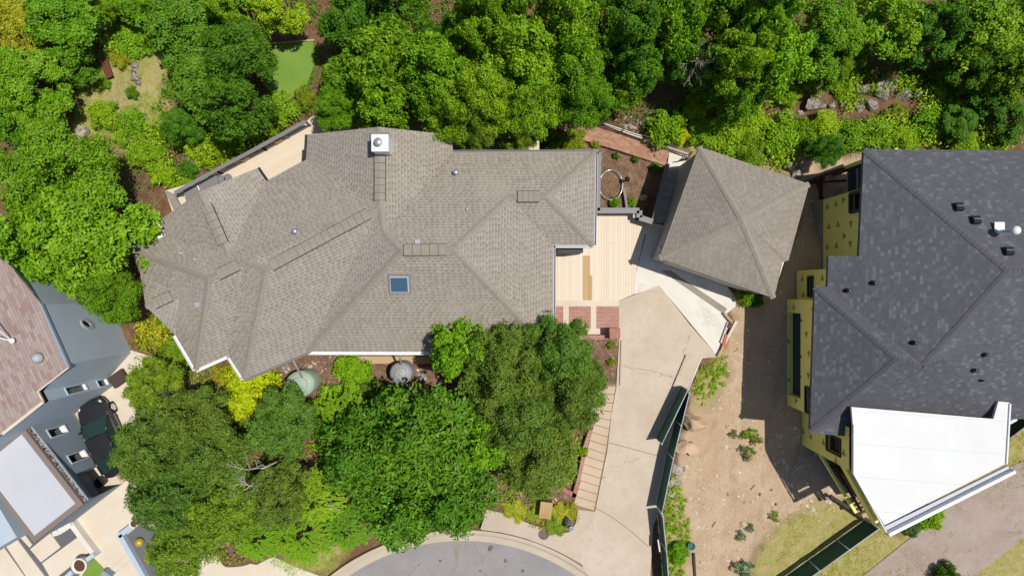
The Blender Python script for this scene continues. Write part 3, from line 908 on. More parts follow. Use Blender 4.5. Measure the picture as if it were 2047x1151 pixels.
# ---------------------------------------------------------------- brown main house
ZE = 3.2
V = {}
def vx(name, x, y, z):
    V[name] = P(x, y, z)
for nm, x, y, z in [
    ("e1", 615, 269, ZE), ("gA", 757, 254, 4.85), ("e2", 905, 270, ZE), ("e3", 905, 306, ZE), ("e4", 1190, 305, ZE), ("e5", 1187, 490, ZE),
    ("e6", 1106, 490, ZE), ("e7", 1105, 704, ZE), ("e8", 614, 703, ZE), ("e9", 487, 758, ZE), ("e10", 456, 710, ZE), ("e11", 391, 739, ZE),
    ("e12", 350, 669, ZE), ("p3", 291, 612, 3.97), ("e14", 280, 545, ZE), ("e15", 262, 501, ZE), ("e16", 330, 471, ZE), ("e17", 317, 442, ZE),
    ("gG", 398, 384, 4.4), ("e18", 514, 336, ZE), ("e19", 532, 362, ZE), ("e20", 612, 319, ZE),
    ("A", 760, 413, 4.92), ("Q", 768, 463, 4.92), ("C", 803, 500, 5.35), ("D", 906, 498, 5.35), ("E", 1018, 393, 4.2), ("F", 1092, 393, 4.2),
    ("B", 532, 537, 4.92), ("K", 488, 524, 4.75), ("L", 418, 557, 4.75), ("J", 458, 509, 4.4), ("N", 360, 588, 3.95)]:
    vx(nm, x, y, z)
FACES = ["e20 A gA e1|3 0", "e2 e3 Q A gA|0 1", "e3 e4 F E D C Q|0 1", "e4 e5 F|0 1", "e5 e6 E F|0 1", "e6 e7 D E|0 1", "e7 e8 C D|0 1",
         "e8 A Q C|1 2", "e9 e8 A B|0 1", "e15 e16 J e19 e20 A B K L|0 1", "e18 e19 J gG|0 1", "e16 e17 gG J|0 1", "e9 B K e10|0 3",
         "e11 e10 K L|0 1", "e11 L e15 e14 N e12|0 5", "e12 N p3|0 1", "e14 p3 N|0 2"]
RIM = "e1 gA e2 e3 e4 e5 e6 e7 e8 e9 e10 e11 e12 p3 e14 e15 e16 e17 gG e18 e19 e20".split()
house = thing("brown_house", "large house with taupe shingle hip roof between the trees", "house", P(700, 500, 0))
mb = MB()
for s_ in FACES:
    nm, ab = s_.split("|")
    a, b = map(int, ab.split())
    roof_face(mb, [V[k] for k in nm.split()], a, b)
for a, b in zip(RIM, RIM[1:] + RIM[:1]):
    d = Vector((0, 0, 0.16))
    mb.face([V[a], V[b], V[b] - d, V[a] - d])
roof = mb.build("roof", M['taupe'], house)
plan = [(V[k].x, V[k].y) for k in RIM if k not in ("gA", "p3", "gG")]
wp = inset(plan, 0.55)
mb = MB(); mb.prism(wp, -1.7, ZE + 0.05); mb.build("wall", M['taupewall'], house)
sf = MB(); sf.ngon([(x, y, ZE - 0.15) for x, y in plan]); sf.build("soffit", M['white'], house)
RTRI = []
for s_ in FACES:
    pts = [V[k] for k in s_.split("|")[0].split()]
    for t3 in tessellate_polygon([pts]):
        RTRI.append([pts[k] for k in t3])
def roof_h(x, y, default):
    """height of the traced slopes at a plan point"""
    from mathutils.geometry import intersect_ray_tri
    best = None
    for tri in RTRI:
        h_ = intersect_ray_tri(tri[0], tri[1], tri[2], Vector((0, 0, -1)), Vector((x, y, 50)), True)
        if h_ is not None and (best is None or h_.z > best):
            best = h_.z
    return default if best is None else best
def capstrip(mbx, a, b, w=0.30, lift=0.022, n=None):
    """overlapping ridge cap shingles from a to b, folded over the two slopes"""
    a, b = Vector(a), Vector(b)
    L = (b - a).length
    n = n or max(2, int(L / 0.2))
    d = (b - a) / n
    side = Vector((0, 0, 1)).cross(b - a).normalized()
    for i in range(n):
        p, q = a + d * i, a + d * min(i + 1.2, n)
        j = rnd.uniform(0, .012)
        for s in (1, -1):
            def down(c, up):
                e = c + side * s * w / 2
                e.z = min(roof_h(e.x, e.y, e.z - .06), c.z + .01) + up
                return e
            pts = [p + Vector((0, 0, lift + .02 + j)), q + Vector((0, 0, lift + j)), down(q, .012 + j), down(p, .026 + j)]
            mbx.face(pts if s < 0 else pts[::-1])
for s_ in "gA A;A Q;A B;B K;K L;Q C;C D;D E;E F;F e4;F e5;D e7;C e8;B e9;L e11;L e15;gG J;p3 N".split(";"):
    a, b = s_.split()
    mb = MB(); capstrip(mb, V[a], V[b], 0.32); mb.build("ridge_cap", M['taupe_cap'], roof)
def ridge_vent(root, a, b, w=0.26, mat='taupe_cap'):
    mbx = MB()
    A_, B_ = Vector(a), Vector(b)
    side = Vector((0, 0, 1)).cross(B_ - A_).normalized()
    n = max(4, int((B_ - A_).length / 0.35))
    for i in range(n):
        p, q = A_.lerp(B_, i / n), A_.lerp(B_, (i + .96) / n)
        for s in (1, -1):
            k = Vector((0, 0, 0.13 + rnd.uniform(-.004, .004)))
            e = Vector((0, 0, 0.075))
            f = [p + k, q + k, q + side * s * w + e, p + side * s * w + e]
            mbx.face(f if s < 0 else f[::-1])
            g = [p + side * s * w + e, q + side * s * w + e, q + side * s * w - e, p + side * s * w - e]
            mbx.face(g if s < 0 else g[::-1])
    o = mbx.build("ridge_vent", M[mat], root)
    mb2 = MB()
    for s in (1, -1):
        mb2.bar(A_ + side * s * (w + .012) + Vector((0, 0, .03)), B_ + side * s * (w + .012) + Vector((0, 0, .03)), 0.02, 0.07)
    mb2.build("vent_slot", M['iron'], o)
def along(a, b, f0, f1):
    return V[a].lerp(V[b], f0), V[a].lerp(V[b], f1)
ridge_vent(roof, P(760, 312, 4.86), P(760, 401, 4.9))
ridge_vent(roof, P(737, 427, 4.92), P(542, 531, 4.92))
ridge_vent(roof, P(477, 529, 4.75), P(436, 549, 4.75))
ridge_vent(roof, P(414, 412, 4.4), P(447, 487, 4.4))
ridge_vent(roof, P(343, 591, 3.96), P(308, 607, 3.96))
ridge_vent(roof, P(808, 500, 5.35), P(894, 499, 5.35))
ridge_vent(roof, P(1035, 393, 4.2), P(1078, 393, 4.2))
# gutters: white or dark along the eaves seen in the photo
def gutter(root, a, b, mat, w=0.13, out=0.07, z=-0.05):
    a, b = Vector(a), Vector(b)
    side = Vector((0, 0, 1)).cross(b - a).normalized()
    mbx = MB(); o = side * out + Vector((0, 0, z))
    mbx.bar(a + o + Vector((0, 0, -.06)), b + o + Vector((0, 0, -.06)), w, 0.02)
    mbx.bar(a + o + side * w / 2, b + o + side * w / 2, 0.025, 0.14)
    mbx.bar(a + o - side * w / 2, b + o - side * w / 2, 0.02, 0.11)
    return mbx.build("gutter", M[mat], root)
gutter(house, V["e7"], V["e8"] + Vector((.05, 0, 0)), 'white')
gutter(house, V["e10"], V["e11"], 'white')
gutter(house, V["e11"], V["e12"], 'white')
gutter(house, V["e9"], V["e10"], 'white', 0.1)
gutter(house, V["e16"], V["e17"], 'white')
gutter(house, V["e15"], V["e16"], 'white')
gutter(house, V["e4"], V["e5"], 'palegutter', 0.1)
gutter(house, V["e3"], V["e4"], 'gutter')
gutter(house, V["e5"], V["e6"], 'palegutter')
gutter(house, V["e6"], V["e7"], 'palegutter', 0.1)
gutter(house, V["e8"], V["e9"], 'gutter', 0.1)
gutter(house, V["e20"], V["e1"], 'darkgrey', 0.1)
gutter(house, V["e18"], V["e19"], 'darkgrey', 0.06)
mb = MB(); g = P(607, 330, 2.7); mb.box((g.x, g.y, 1.4), (0.12, 1.0, 2.6)); mb.build("downpipe_box", M['darkgrey'], house)
mb = MB(); g = P(1132, 494, 2.5); mb.box((g.x + .2, g.y - .12, 1.25), (1.35, 0.3, 2.5)); mb.build("door_surround", M['darkgrey'], house)
# chimney, skylight, pipes
def roof_z(px, py):
    """height of the main roof under a survey pixel (ray cast on the traced slopes)"""
    o = Vector((0, 0, H)); d = (P(px, py, 0) - o).normalized()
    best = None
    from mathutils.geometry import intersect_ray_tri
    for tri in RTRI:
        h_ = intersect_ray_tri(tri[0], tri[1], tri[2], d, o, True)
        if h_ is not None and (best is None or h_.z > best.z):
            best = h_
    return best or P(px, py, ZE)
def tris_of(mbx):
    out = []
    for f in mbx:
        out.append([Vector(p) for p in f])
    return out
g = P(759.5, 286, 5.9)
ch = MB(); ch.box((g.x, g.y, 5.0), (0.74, 0.74, 1.7)); cho = ch.build("chimney", M['white'], roof)
cap = MB(); cap.box((g.x, g.y, 5.88), (0.80, 0.80, 0.06)); cap.build("chimney_cap", M['white'], roof)
cow = MB(); cow.lathe((g.x - .05, g.y, 5.91), [(0.15, 0), (0.15, 0.2), (0.19, 0.2), (0.19, 0.25), (0.11, 0.29), (0.02, 0.30)], 20); cow.build("chimney_cowl", M['galv'], roof)
mb = MB(); b0 = roof_z(760, 300); mb.box((b0.x, b0.y + .35, b0.z + 0.03), (.95, 1.05, 0.02)); mb.build("flashing", M['gutter'], roof)
def slope_box(root, name, px, py, w, h, t_, mat, lift=0.0):
    a, bx, by = roof_z(px, py), roof_z(px + 6, py), roof_z(px, py - 6)
    x = (bx - a).normalized(); n = x.cross(by - a).normalized()
    mbx = MB(); mbx.box(a + n * (t_ / 2 + lift), (w, h, t_), x, n)
    return mbx.build(name, M[mat], root), a, n, x
sk, a, n, x = slope_box(roof, "skylight", 799, 567, 0.92, 0.84, 0.12, 'palegutter')
gl = MB(); gl.box(a + n * 0.14, (0.80, 0.72, 0.05), x, n); gl.build("pane", M['skyglass'], roof)
slope_box(roof, "skylight_flashing", 799, 567, 1.12, 1.02, 0.02, 'gutter', 0.01)
slope_box(roof, "box_vent", 835, 485, 0.24, 0.24, 0.10, 'palegutter')
slope_box(roof, "box_vent", 395, 608, 0.22, 0.24, 0.08, 'palegutter')
for (x_, y_) in ((592, 463), (912, 346)):
    a = roof_z(x_, y_); mb = MB(); mb.lathe((a.x, a.y, a.z - .05), [(0.17, 0), (0.09, 0.08), (0.08, 0.32), (0.14, 0.33), (0.13, 0.37), (0.02, 0.40)], 14); mb.build("vent_pipe", M['galv'], roof)
for (x_, y_) in ((362, 505), (391, 518), (886, 436), (934, 418)):
    a = roof_z(x_, y_); mb = MB(); mb.lathe((a.x, a.y, a.z - .05), [(0.11, 0), (0.05, 0.07), (0.045, 0.22)], 12); mb.build("vent_pipe", M['palegutter'], roof)

# fallen leaves caught in the valleys and below the overhanging trees
mb = MB()
def litter_at(x, y):
    z = roof_h(x, y, 0)
    if z > 1:
        a_ = rnd.uniform(0, 6.28); l_ = rnd.uniform(.018, .05)
        c_, s2 = math.cos(a_) * l_, math.sin(a_) * l_
        mb.face([(x - c_, y - s2, z + .012), (x + s2 * .5, y - c_ * .5, z + .02), (x + c_, y + s2, z + .014), (x - s2 * .5, y + c_ * .5, z + .018)])
for nm, k_ in (("A e20", 25), ("Q e3", 40), ("E e6", 20), ("J e19", 15), ("J e16", 15), ("K e10", 30), ("A e8", 20)):
    a, b = (V[n_] for n_ in nm.split())
    for _ in range(k_):
        p = a.lerp(b, rnd.random() ** .6); litter_at(p.x + rnd.gauss(0, .07), p.y + rnd.gauss(0, .07))
for cx_, cy_, r_, k_ in ((1000, 640, 75, 110), (900, 330, 60, 70), (300, 560, 50, 60), (1040, 315, 60, 40), (700, 500, 300, 40)):
    for _ in range(k_):
        g = P(cx_ + rnd.gauss(0, r_ * .6), cy_ + rnd.gauss(0, r_ * .35), 3.9); litter_at(g.x, g.y)
tag(mb.build("leaf_litter", M['debris'], roof), kind="stuff")
# ---------------------------------------------------------------- garage
gar = thing("garage", "square detached garage with taupe pyramid hip roof and pale slab", "garage", P(1470, 440, 0))
ZG = 3.0
q = dict(tl=P(1397.5, 293, ZG), tr=P(1618, 368, ZG), r1=P(1576, 521, ZG), r2=P(1565, 524, ZG), br=P(1547, 596, ZG), bl=P(1318, 516, ZG), a1=P(1483, 438, 4.5))
mb = MB()
roof_face(mb, [q['tl'], q['tr'], q['a1']]); roof_face(mb, [q['tr'], q['r1'], q['a1']], 0, 1); roof_face(mb, [q['r1'], q['r2'], q['br'], q['a1']], 0, 2)
roof_face(mb, [q['br'], q['bl'], q['a1']]); roof_face(mb, [q['bl'], q['tl'], q['a1']])
rim = [q[k] for k in ('tl', 'tr', 'r1', 'r2', 'br', 'bl')]
for a, b in zip(rim, rim[1:] + rim[:1]):
    mb.face([a, b, b - Vector((0, 0, .17)), a - Vector((0, 0, .17))])
gro = mb.build("roof", M['taupe2'], gar)
RMAIN = RTRI
RTRI = [[q[a_], q[b_], q[c_]] for a_, b_, c_ in (('tl', 'tr', 'a1'), ('tr', 'r1', 'a1'), ('r1', 'br', 'a1'), ('br', 'bl', 'a1'), ('bl', 'tl', 'a1'))]
for k in ('tl', 'tr', 'br', 'bl'):
    mb = MB(); capstrip(mb, q[k], q['a1'], 0.3); mb.build("ridge_cap", M['taupe_cap'], gro)
RTRI = RMAIN
gp = [q[k].xy for k in ('tl', 'tr', 'br', 'bl')]
mb = MB(); mb.prism(inset(gp, 0.16), -1.8, ZG); mb.build("wall", M['palewall'], gar)
mb = MB(); mb.ngon([(p.x, p.y, ZG - .16) for p in gp]); mb.build("soffit", M['white'], gar)
w0 = inset(gp, 0.15)
a, b = Vector((*w0[3], 0)), Vector((*w0[2], 0))
mb = MB(); m = a.lerp(b, 0.5); d = b - a
mb.box((m.x, m.y, 1.12), (d.length * .78, 0.06, 2.2), d); gd = mb.build("garage_door", M['cream'], gar)
mb = MB()
for k in range(1, 4):
    mb.box((m.x, m.y, 0.02 + k * .55), (d.length * .78, 0.075, 0.02), d)
mb.build("door_seams", M['gutter'], gd)
mb = MB(); g = P(1316, 498, 1.5); mb.box((g.x + .18, g.y, 1.5), (0.25, 0.35, 0.4)); mb.build("meter_box", M['palegutter'], gar)
# ---------------------------------------------------------------- walls with openings
def wall_panel(mb, a, b, z0, z1, ops, thick=0.2):
    """a vertical wall from a to b (plan), seen from its left-hand outside; ops = (t0, t1, zlo, zhi) in metres"""
    a, b = Vector((a[0], a[1], 0)), Vector((b[0], b[1], 0))
    d = (b - a); L = d.length; d.normalize()
    n = Vector((d.y, -d.x, 0))            # into the wall on its right-hand side
    ts = sorted({0, L} | {min(max(t, 0), L) for o in ops for t in o[:2]})
    zs = sorted({z0, z1} | {min(max(z, z0), z1) for o in ops for z in o[2:4]})
    for i in range(len(ts) - 1):
        for j in range(len(zs) - 1):
            tm, zm = (ts[i] + ts[i + 1]) / 2, (zs[j] + zs[j + 1]) / 2
            if any(o[0] < tm < o[1] and o[2] < zm < o[3] for o in ops):
                continue
            q = [a + d * t + Vector((0, 0, z)) for t, z in ((ts[i], zs[j]), (ts[i], zs[j + 1]), (ts[i + 1], zs[j + 1]), (ts[i + 1], zs[j]))]
            mb.face(q)
    for t0, t1, zl, zh in ops:
        p = lambda t, z, k: a + d * t + n * k + Vector((0, 0, z))
        mb.face([p(t0, zl, 0), p(t0, zl, thick), p(t0, zh, thick), p(t0, zh, 0)])
        mb.face([p(t1, zl, 0), p(t1, zh, 0), p(t1, zh, thick), p(t1, zl, thick)])
        mb.face([p(t0, zh, 0), p(t0, zh, thick), p(t1, zh, thick), p(t1, zh, 0)])
        mb.face([p(t0, zl, 0), p(t1, zl, 0), p(t1, zl, thick), p(t0, zl, thick)])
    return a, d, n

def window(root, a, d, n, op, depth=0.16, frame='white', fw=0.06, sill=None, glass='glass'):
    t0, t1, zl, zh = op
    p = lambda t, z, k: a + d * t + n * k + Vector((0, 0, z))
    mb = MB()
    for (ta, za), (tb, zb) in (((t0, zl), (t1, zl)), ((t0, zh), (t1, zh)), ((t0, zl), (t0, zh)), ((t1, zl), (t1, zh))):
        mb.bar(p(ta, za, -.02), p(tb, zb, -.02), fw, fw)
    w = mb.build("window", M[frame], root)
    g = MB(); g.face([p(t0, zl, depth - .02), p(t0, zh, depth - .02), p(t1, zh, depth - .02), p(t1, zl, depth - .02)]); g.build("pane", M[glass], w)
    if sill:
        s = MB(); m = p((t0 + t1) / 2, zl + .03, depth / 2)
        s.box(m, (t1 - t0 - .02, depth, .03), d); s.build("sill", M[sill], w)
    return w

def tz_on(px, py, a, d, b):
    p = on_plane(px, py, Vector((a[0], a[1], 0)), Vector((b[0], b[1], 0)))
    return (Vector((p.x, p.y, 0)) - Vector((a[0], a[1], 0))).dot(d), p.z

# ---------------------------------------------------------------- house under construction on the right
Z1, Z2 = 5.4, 4.85
rh = thing("unfinished_house", "house under construction with dark grey shingle roof and yellow sheathed walls", "house", P(1850, 600, 0))
R = {}
for nm, x, y, z in [("T1", 1727, 298, Z1), ("T2", 2330, 304, Z1), ("P1", 2016, 541, 7.75), ("P2", 2330, 541, 7.75), ("t1", 1717, 512, Z1),
                    ("t2", 1656, 512, Z2), ("t3", 1654, 573, Z2), ("Q1", 1846, 731, 6.85), ("w1", 1629, 573, Z2), ("w2", 1619, 865, Z2), ("R", 1795, 719, 6.85),
                    ("S", 1893, 716, 6.85), ("w3", 1696, 872, Z2), ("w4", 1986, 838, Z2 + .25), ("w5", 2330, 834, Z2 + .3), ("w6", 1708, 815, Z2 + .25)]:
    R[nm] = P(x, y, z)
mb = MB()
RTRI_MAIN = RTRI
RTRI = []
for s_ in ["T1 T2 P2 P1|0 1", "T1 t1 t2 t3 Q1 P1|0 1", "P1 P2 w5 w4 S Q1|2 3", "w1 w2 R|0 1", "w1 R Q1 t3|0 3", "w2 w3 w6 w4 S Q1 R|0 1"]:
    nm, ab = s_.split("|"); pts = [R[k] for k in nm.split()]; a, b = map(int, ab.split())
    roof_face(mb, pts, a, b)
    for t3 in tessellate_polygon([pts]):
        RTRI.append([pts[k] for k in t3])
rim = [R[k] for k in "T2 T1 t1 t2 t3 w1 w2 w3 w6".split()]
for a, b in zip(rim, rim[1:]):
    mb.face([a, b, b - Vector((0, 0, .2)), a - Vector((0, 0, .2))])
rro = mb.build("roof", M['slate'], rh)
mb = MB(); mb.ngon([(R[k].x, R[k].y, R[k].z - .19) for k in "T1 t1 t2 t3 w1 w2 w3 w6 w4 w5 T2".split()]); mb.build("soffit", M['tanwood'], rh)
mb = MB()
for a, b in (("T1", "P1"), ("P1", "Q1"), ("w1", "R"), ("w2", "R"), ("R", "Q1"), ("Q1", "S"), ("P1", "P2")):
    mb = MB(); capstrip(mb, R[a], R[b], 0.3); mb.build("ridge_cap", M['slate_cap'], rro)
X = lambda px: (px - CX) / S
Y = lambda py: (CY - py) / S
def logo(wall_, px, py, a, b, up, s=0.30):
    """printed mark on the sheathing: a triangle with two lines of small lettering"""
    mb = MB()
    c = on_plane(px, py, a, b)
    nrm = Vector((-1, 0, 0)) if abs((b - a).normalized().y) > 0.99 else Vector((-(b - a).y, (b - a).x, 0)).normalized()
    u = {'+': Vector((0, 1, 0)), '-': Vector((0, -1, 0)), 'z': Vector((0, 0, 1))}[up]
    r_ = u.cross(nrm)
    c = c + nrm * 0.006
    q = lambda x, y: c + r_ * x * s + u * y * s
    mb.face([q(-.42, 0.05), q(.42, 0.05), q(.14, .28), q(-.14, .28)])
    mb.face([q(-.2, .36), q(.2, .36), q(0, .78)])
    x = -.62
    rr_ = random.Random(int(px * 7 + py))
    while x < .6:
        w = rr_.uniform(.07, .13)
        mb.face([q(x, -.30), q(x + w, -.30), q(x + w, -.08), q(x, -.08)])
        x += w + .045
    x = -.4
    while x < .4:
        mb.face([q(x, -.52), q(x + .05, -.52), q(x + .05, -.45), q(x, -.45)])
        x += .1
    mb.build("printed_mark", M['logo'], wall_)
def ywall(ax, ay, bx, by, z0, z1, ops=(), thick=0.25):
    mb = MB(); r_ = wall_panel(mb, (ax, ay), (bx, by), z0, z1, list(ops), thick)
    return mb.build("wall", M['yellow'], rh), r_
# walls seen from the west: run them northwards so that the outside is on the left
xa = X(1645.5)
yN, yS = Y(399), Y(556)
opA = (0, 0, 0, 0)
aA = Vector((xa, yS, 0)); bA = Vector((xa, yN, 0))
z_ = on_plane(1701, 384, aA, bA); z2_ = on_plane(1704, 424, aA, bA)
winA = (z2_.y - yS, z_.y - yS - .1, z_.z, z_.z + 1.5)
wA, (oa, da, na) = ywall(xa, yS, xa, yN, 0.0, Z1 - .1, [winA])
window(rh, oa, da, na, winA, 0.2, 'darkgrey', 0.16)
for px, py, u in ((1654, 413, '+'), (1671, 408, '+'), (1657, 453, '+'), (1675, 449, '+'), (1654, 494, '+'), (1672, 491, '+'), (1701, 447, '-'), (1700, 487, '-'), (1686, 400, 'z'), (1687, 472, 'z')):
    logo(wA, px, py, aA, bA, u)
mb = MB(); mb.box((xa + .9, (yN + yS) / 2 - .3, -1.0), (2.0, yN - yS + .6, 1.98)); mb.build("foundation", M['concretewall'], rh)
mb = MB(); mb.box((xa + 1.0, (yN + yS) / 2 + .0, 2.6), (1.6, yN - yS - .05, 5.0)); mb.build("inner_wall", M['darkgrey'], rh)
# north return: open framing and dark panels
xn = X(1690)
mb = MB(); mb.box((xn + .95, Y(362), 2.4), (1.7, 1.5, 4.7)); mb.build("dark_wall", M['bluedark'], rh)
for yy in (Y(388) + .0, Y(336)):
    mb = MB(); mb.box((xn + .02, yy, 2.5), (0.14, 0.14, 5.0)); mb.build("stud", M['yellow'], rh)
for k in range(2):
    mb = MB(); p0 = P(1703 + 9 * k, 336, 1.6); mb.bar((xn - .04, p0.y, 0.3 + 1.1 * k), (xn - .04, Y(386), 0.3 + 1.1 * k), .06, .06); mb.build("stud", M['steel'], rh)
mb = MB(); mb.bar(P(1612, 364, -0.2), P(1730, 319, -0.2), 0.16, 0.24); mb.build("deck_beam", M['brownwood'], rh)
mb = MB(); mb.bar(P(1612, 366, -0.6), P(1692, 361, -0.6), 0.12, 0.2); mb.build("deck_beam", M['brownwood'], rh)
for x_, y_ in ((1633, 360), (1644, 356), (1690, 340)):
    g = P(x_, y_, -0.3); mb = MB(); mb.box((g.x, g.y, -1.0), (0.2, 0.2, 1.7)); mb.build("steel_post", M['redsteel'], rh)
mb = MB(); mb.bar(P(1633, 362, -.5), P(1644, 398, -1.2), .14, .14); mb.bar(P(1643, 360, -.5), P(1640, 398, -1.2), .14, .14); mb.build("brace", M['redsteel'], rh)
mb = MB(); mb.bar(P(1663, 396, -1.3), P(1686, 374, -.6), .12, .12); mb.build("pipe", M['pipe'], rh)
# middle wall
xb = X(1592.5); aB = Vector((xb, Y(598), 0)); bB = Vector((xb, Y(541), 0))
l_, h_ = on_plane(1616, 592, aB, bB), on_plane(1626, 553, aB, bB)
winB = (l_.y - aB.y, h_.y - aB.y, l_.z, h_.z)
wB, (ob, db, nb) = ywall(xb, aB.y, xb, bB.y, 0.0, Z2 - .1, [winB])
window(rh, ob, db, nb, winB, 0.12, 'darkgrey', 0.10)
mb = MB(); mb.face([(xb, bB.y, 0), (xa + .1, bB.y, 0), (xa + .1, bB.y, Z2 - .1), (xb, bB.y, Z2 - .1)]); mb.build("wall", M['yellow'], rh)
mb = MB(); mb.box((xb + .9, Y(570), -.55), (2.0, bB.y - aB.y, 1.08)); mb.build("foundation", M['concretewall'], rh)
for px, py, u in ((1604, 557, '+'), (1644, 556, '+'), (1606, 589, '+')):
    logo(wB, px, py, aB, bB, u)
# wing wall with the dark lower recess
xc = X(1573); aC = Vector((xc, Y(809), 0)); bC = Vector((xc, Y(597.5), 0))
rec = (Y(787) - aC.y, Y(624) - aC.y, 0.0, 1.80)
l_, h_ = on_plane(1611, 824, aC, bC), on_plane(1611, 772, aC, bC)
winC = (max(.06, l_.y - aC.y), h_.y - aC.y, 2.45, 3.8)
wC, (oc, dc, nc) = ywall(xc, aC.y, xc, bC.y, 0.0, Z2 - .1, [rec, winC], 0.35)
window(rh, oc, dc, nc, winC, 0.15, 'darkgrey', 0.10)
mb = MB(); mb.box((xc + .36, (Y(787) + Y(624)) / 2, 0.9), (0.06, Y(624) - Y(787) + .2, 1.9)); mb.build("recess_shade", M['bluedark'], rh)  # dark blue-grey sheet stands in for the shade inside the recess
mb = MB(); mb.face([(xc, bC.y, 0), (xb + .02, bC.y, 0), (xb + .02, bC.y, Z2 - .1), (xc, bC.y, Z2 - .1)])
mb.face([(xc, aC.y, 0), (xc, aC.y, Z2 - .1), (xc + 1.2, aC.y, Z2 - .1), (xc + 1.2, aC.y, 0)]); mb.build("wall", M['yellow'], rh)
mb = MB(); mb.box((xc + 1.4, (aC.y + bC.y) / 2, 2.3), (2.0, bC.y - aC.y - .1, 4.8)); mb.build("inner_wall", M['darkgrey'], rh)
for px, py, u in ((1587, 614, '+'), (1625, 616, '+'), (1612, 668, '-'), (1617, 706, '-'), (1616, 750, '-'), (1601, 640, 'z'), (1600, 712, 'z'), (1599, 752, 'z'), (1591, 800, 'z')):
    logo(wC, px, py, aC, bC, u)
# south wall part with the big window
xd = X(1603.5); aD = Vector((xd, Y(889), 0)); bD = Vector((xd, Y(815), 0))
l_, h_ = on_plane(1653, 898, aD, bD), on_plane(1681, 908, aD, bD)
winD = (l_.y - aD.y, l_.y - aD.y + .85, l_.z, h_.z)
wD, (od, dd, nd) = ywall(xd, aD.y, xd, bD.y, 0.0, 5.3, [winD])
window(rh, od, dd, nd, winD, 0.18, 'brownwood', 0.08)
for px, py, u in ((1606, 862, '+'), (1621, 872, '+'), (1646, 884, '+'), (1687, 905, '+'), (1671, 921, '+'), (1700, 872, '-')):
    logo(wD, px, py, aD, bD, u)
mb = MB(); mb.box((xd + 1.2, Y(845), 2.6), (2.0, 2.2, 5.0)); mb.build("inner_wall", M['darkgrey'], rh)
# open porch front under the white roof
f0, f1 = P(1640, 908, 2.2), P(1700, 1007, 2.2)
dF = (f1 - f0).normalized(); nF = Vector((dF.y, -dF.x, 0))
if nF.x < 0: nF = -nF
mb = MB(); mb.bar(f0, f1 + dF * .5, .14, .2); mb.build("floor_beam", M['yellow'], rh)
for k, zz in ((0.28, 2.3), (0.42, 2.9)):
    mb = MB(); mb.bar(f0 + nF * k + Vector((0, 0, zz - 2.2)), f1 + nF * k + dF * .6 + Vector((0, 0, zz - 2.2)), .12, .12); mb.build("sill_beam", M['brownwood'], rh)
mb = MB(); m = (f0 + f1) / 2 + nF * .62; mb.box((m.x, m.y, 3.4), ((f1 - f0).length * .86, .06, 2.7), dF); mb.build("porch_glazing", M['iron'], rh)
mb = MB(); mb.bar(P(1687, 930, 4.4) + nF * 0, P(1752, 1048, 4.9), .16, .55); mb.build("roof_beam", M['yellow'], rh)
mb = MB(); m = P(1800, 930, 2.0); mb.prism([P(*p, 0).xy for p in ((1655, 930), (1830, 840), (1900, 900), (1700, 985))], -.2, 2.15); mb.build("porch_base", M['brownwood'], rh)
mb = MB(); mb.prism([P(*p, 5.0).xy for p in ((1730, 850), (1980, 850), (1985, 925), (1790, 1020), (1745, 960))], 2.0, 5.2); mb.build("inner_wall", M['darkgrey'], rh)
mb = MB(); mb.bar(P(1660, 990, .35), P(1753, 1051, .7), .16, .16); mb.build("kerb_beam", M['brownwood'], rh)
for k in range(4):
    mb = MB(); a = P(1700 + 8 * k, 1010 + 7 * k, .5 + .3 * k); mb.bar(a, a + Vector((.75, .35, 0)), .2, .05); mb.build("stair_board", M['tanwood'], rh)
# white flat roof with its gutter
WZ = 5.7
wr = [(1702, 813), (1986, 837), (1996, 802), (2018, 804), (2011, 926), (1768, 1049), (1705, 945), (1705, 848)]
mb = MB(); mb.prism([P(*p, WZ).xy for p in wr], WZ - .14, WZ, True); wro = mb.build("flat_roof", M['membrane'], rh)
mb = MB(); mb.bar(P(1770, 1056, WZ - .12), P(2016, 935, WZ - .12), .26, .1); mb.build("gutter_channel", plain("shaded gutter liner", (.55, .56, .62), .6, .05), wro)
mb = MB(); mb.bar(P(1773, 1066, WZ), P(2024, 940, WZ), .16, .42); mb.build("gutter_lip", M['white'], wro)
mb = MB(); mb.bar(P(1706, 848, WZ - .0), P(1706, 944, WZ), .05, .14); mb.bar(P(1706, 946, WZ), P(1772, 1064, WZ), .05, .14); mb.bar(P(2011, 926, WZ), P(2018, 806, WZ), .06, .16); mb.build("roof_edge", M['white'], wro)
mb = MB(); mb.tube([P(2008, 850, 4.6), P(2031, 837, 4.6)], .09, 10); mb.build("pipe", M['white'], rh)
for x_, y_ in ((1914, 416), (1948, 442), (2013, 504)):
    _, a, n, x = slope_box(rro, "box_vent", x_, y_, .34, .36, .22, 'blackplastic')
    mb = MB(); mb.box(a + n * .235, (.30, .02, .03), x, n); mb.build("vent_ridge", M['pipe'], rro)
for x_, y_ in ((1694, 581), (1746, 566), (1826, 685), (1967, 708), (1946, 739), (1960, 760)):
    a = roof_z(x_, y_); k = .6 if x_ == 1960 else 1
    mb = MB(); mb.lathe((a.x, a.y, a.z - .08), [(.17 * k, 0), (.09 * k, .12), (.085 * k, .34), (.05 * k, .35)], 14); mb.build("vent_pipe", M['blackplastic'], rro)
a = roof_z(1999, 464)
mb = MB(); mb.lathe((a.x, a.y, a.z - .1), [(.26, 0), (.19, .12), (.10, .16), (.10, .95)], 18); mb.build("flue_pipe", M['galv'], rro)
mb = MB(); mb.box((a.x - .05, a.y + .25, a.z + .04), (.45, .4, .03)); mb.build("flashing", M['white'], rro)
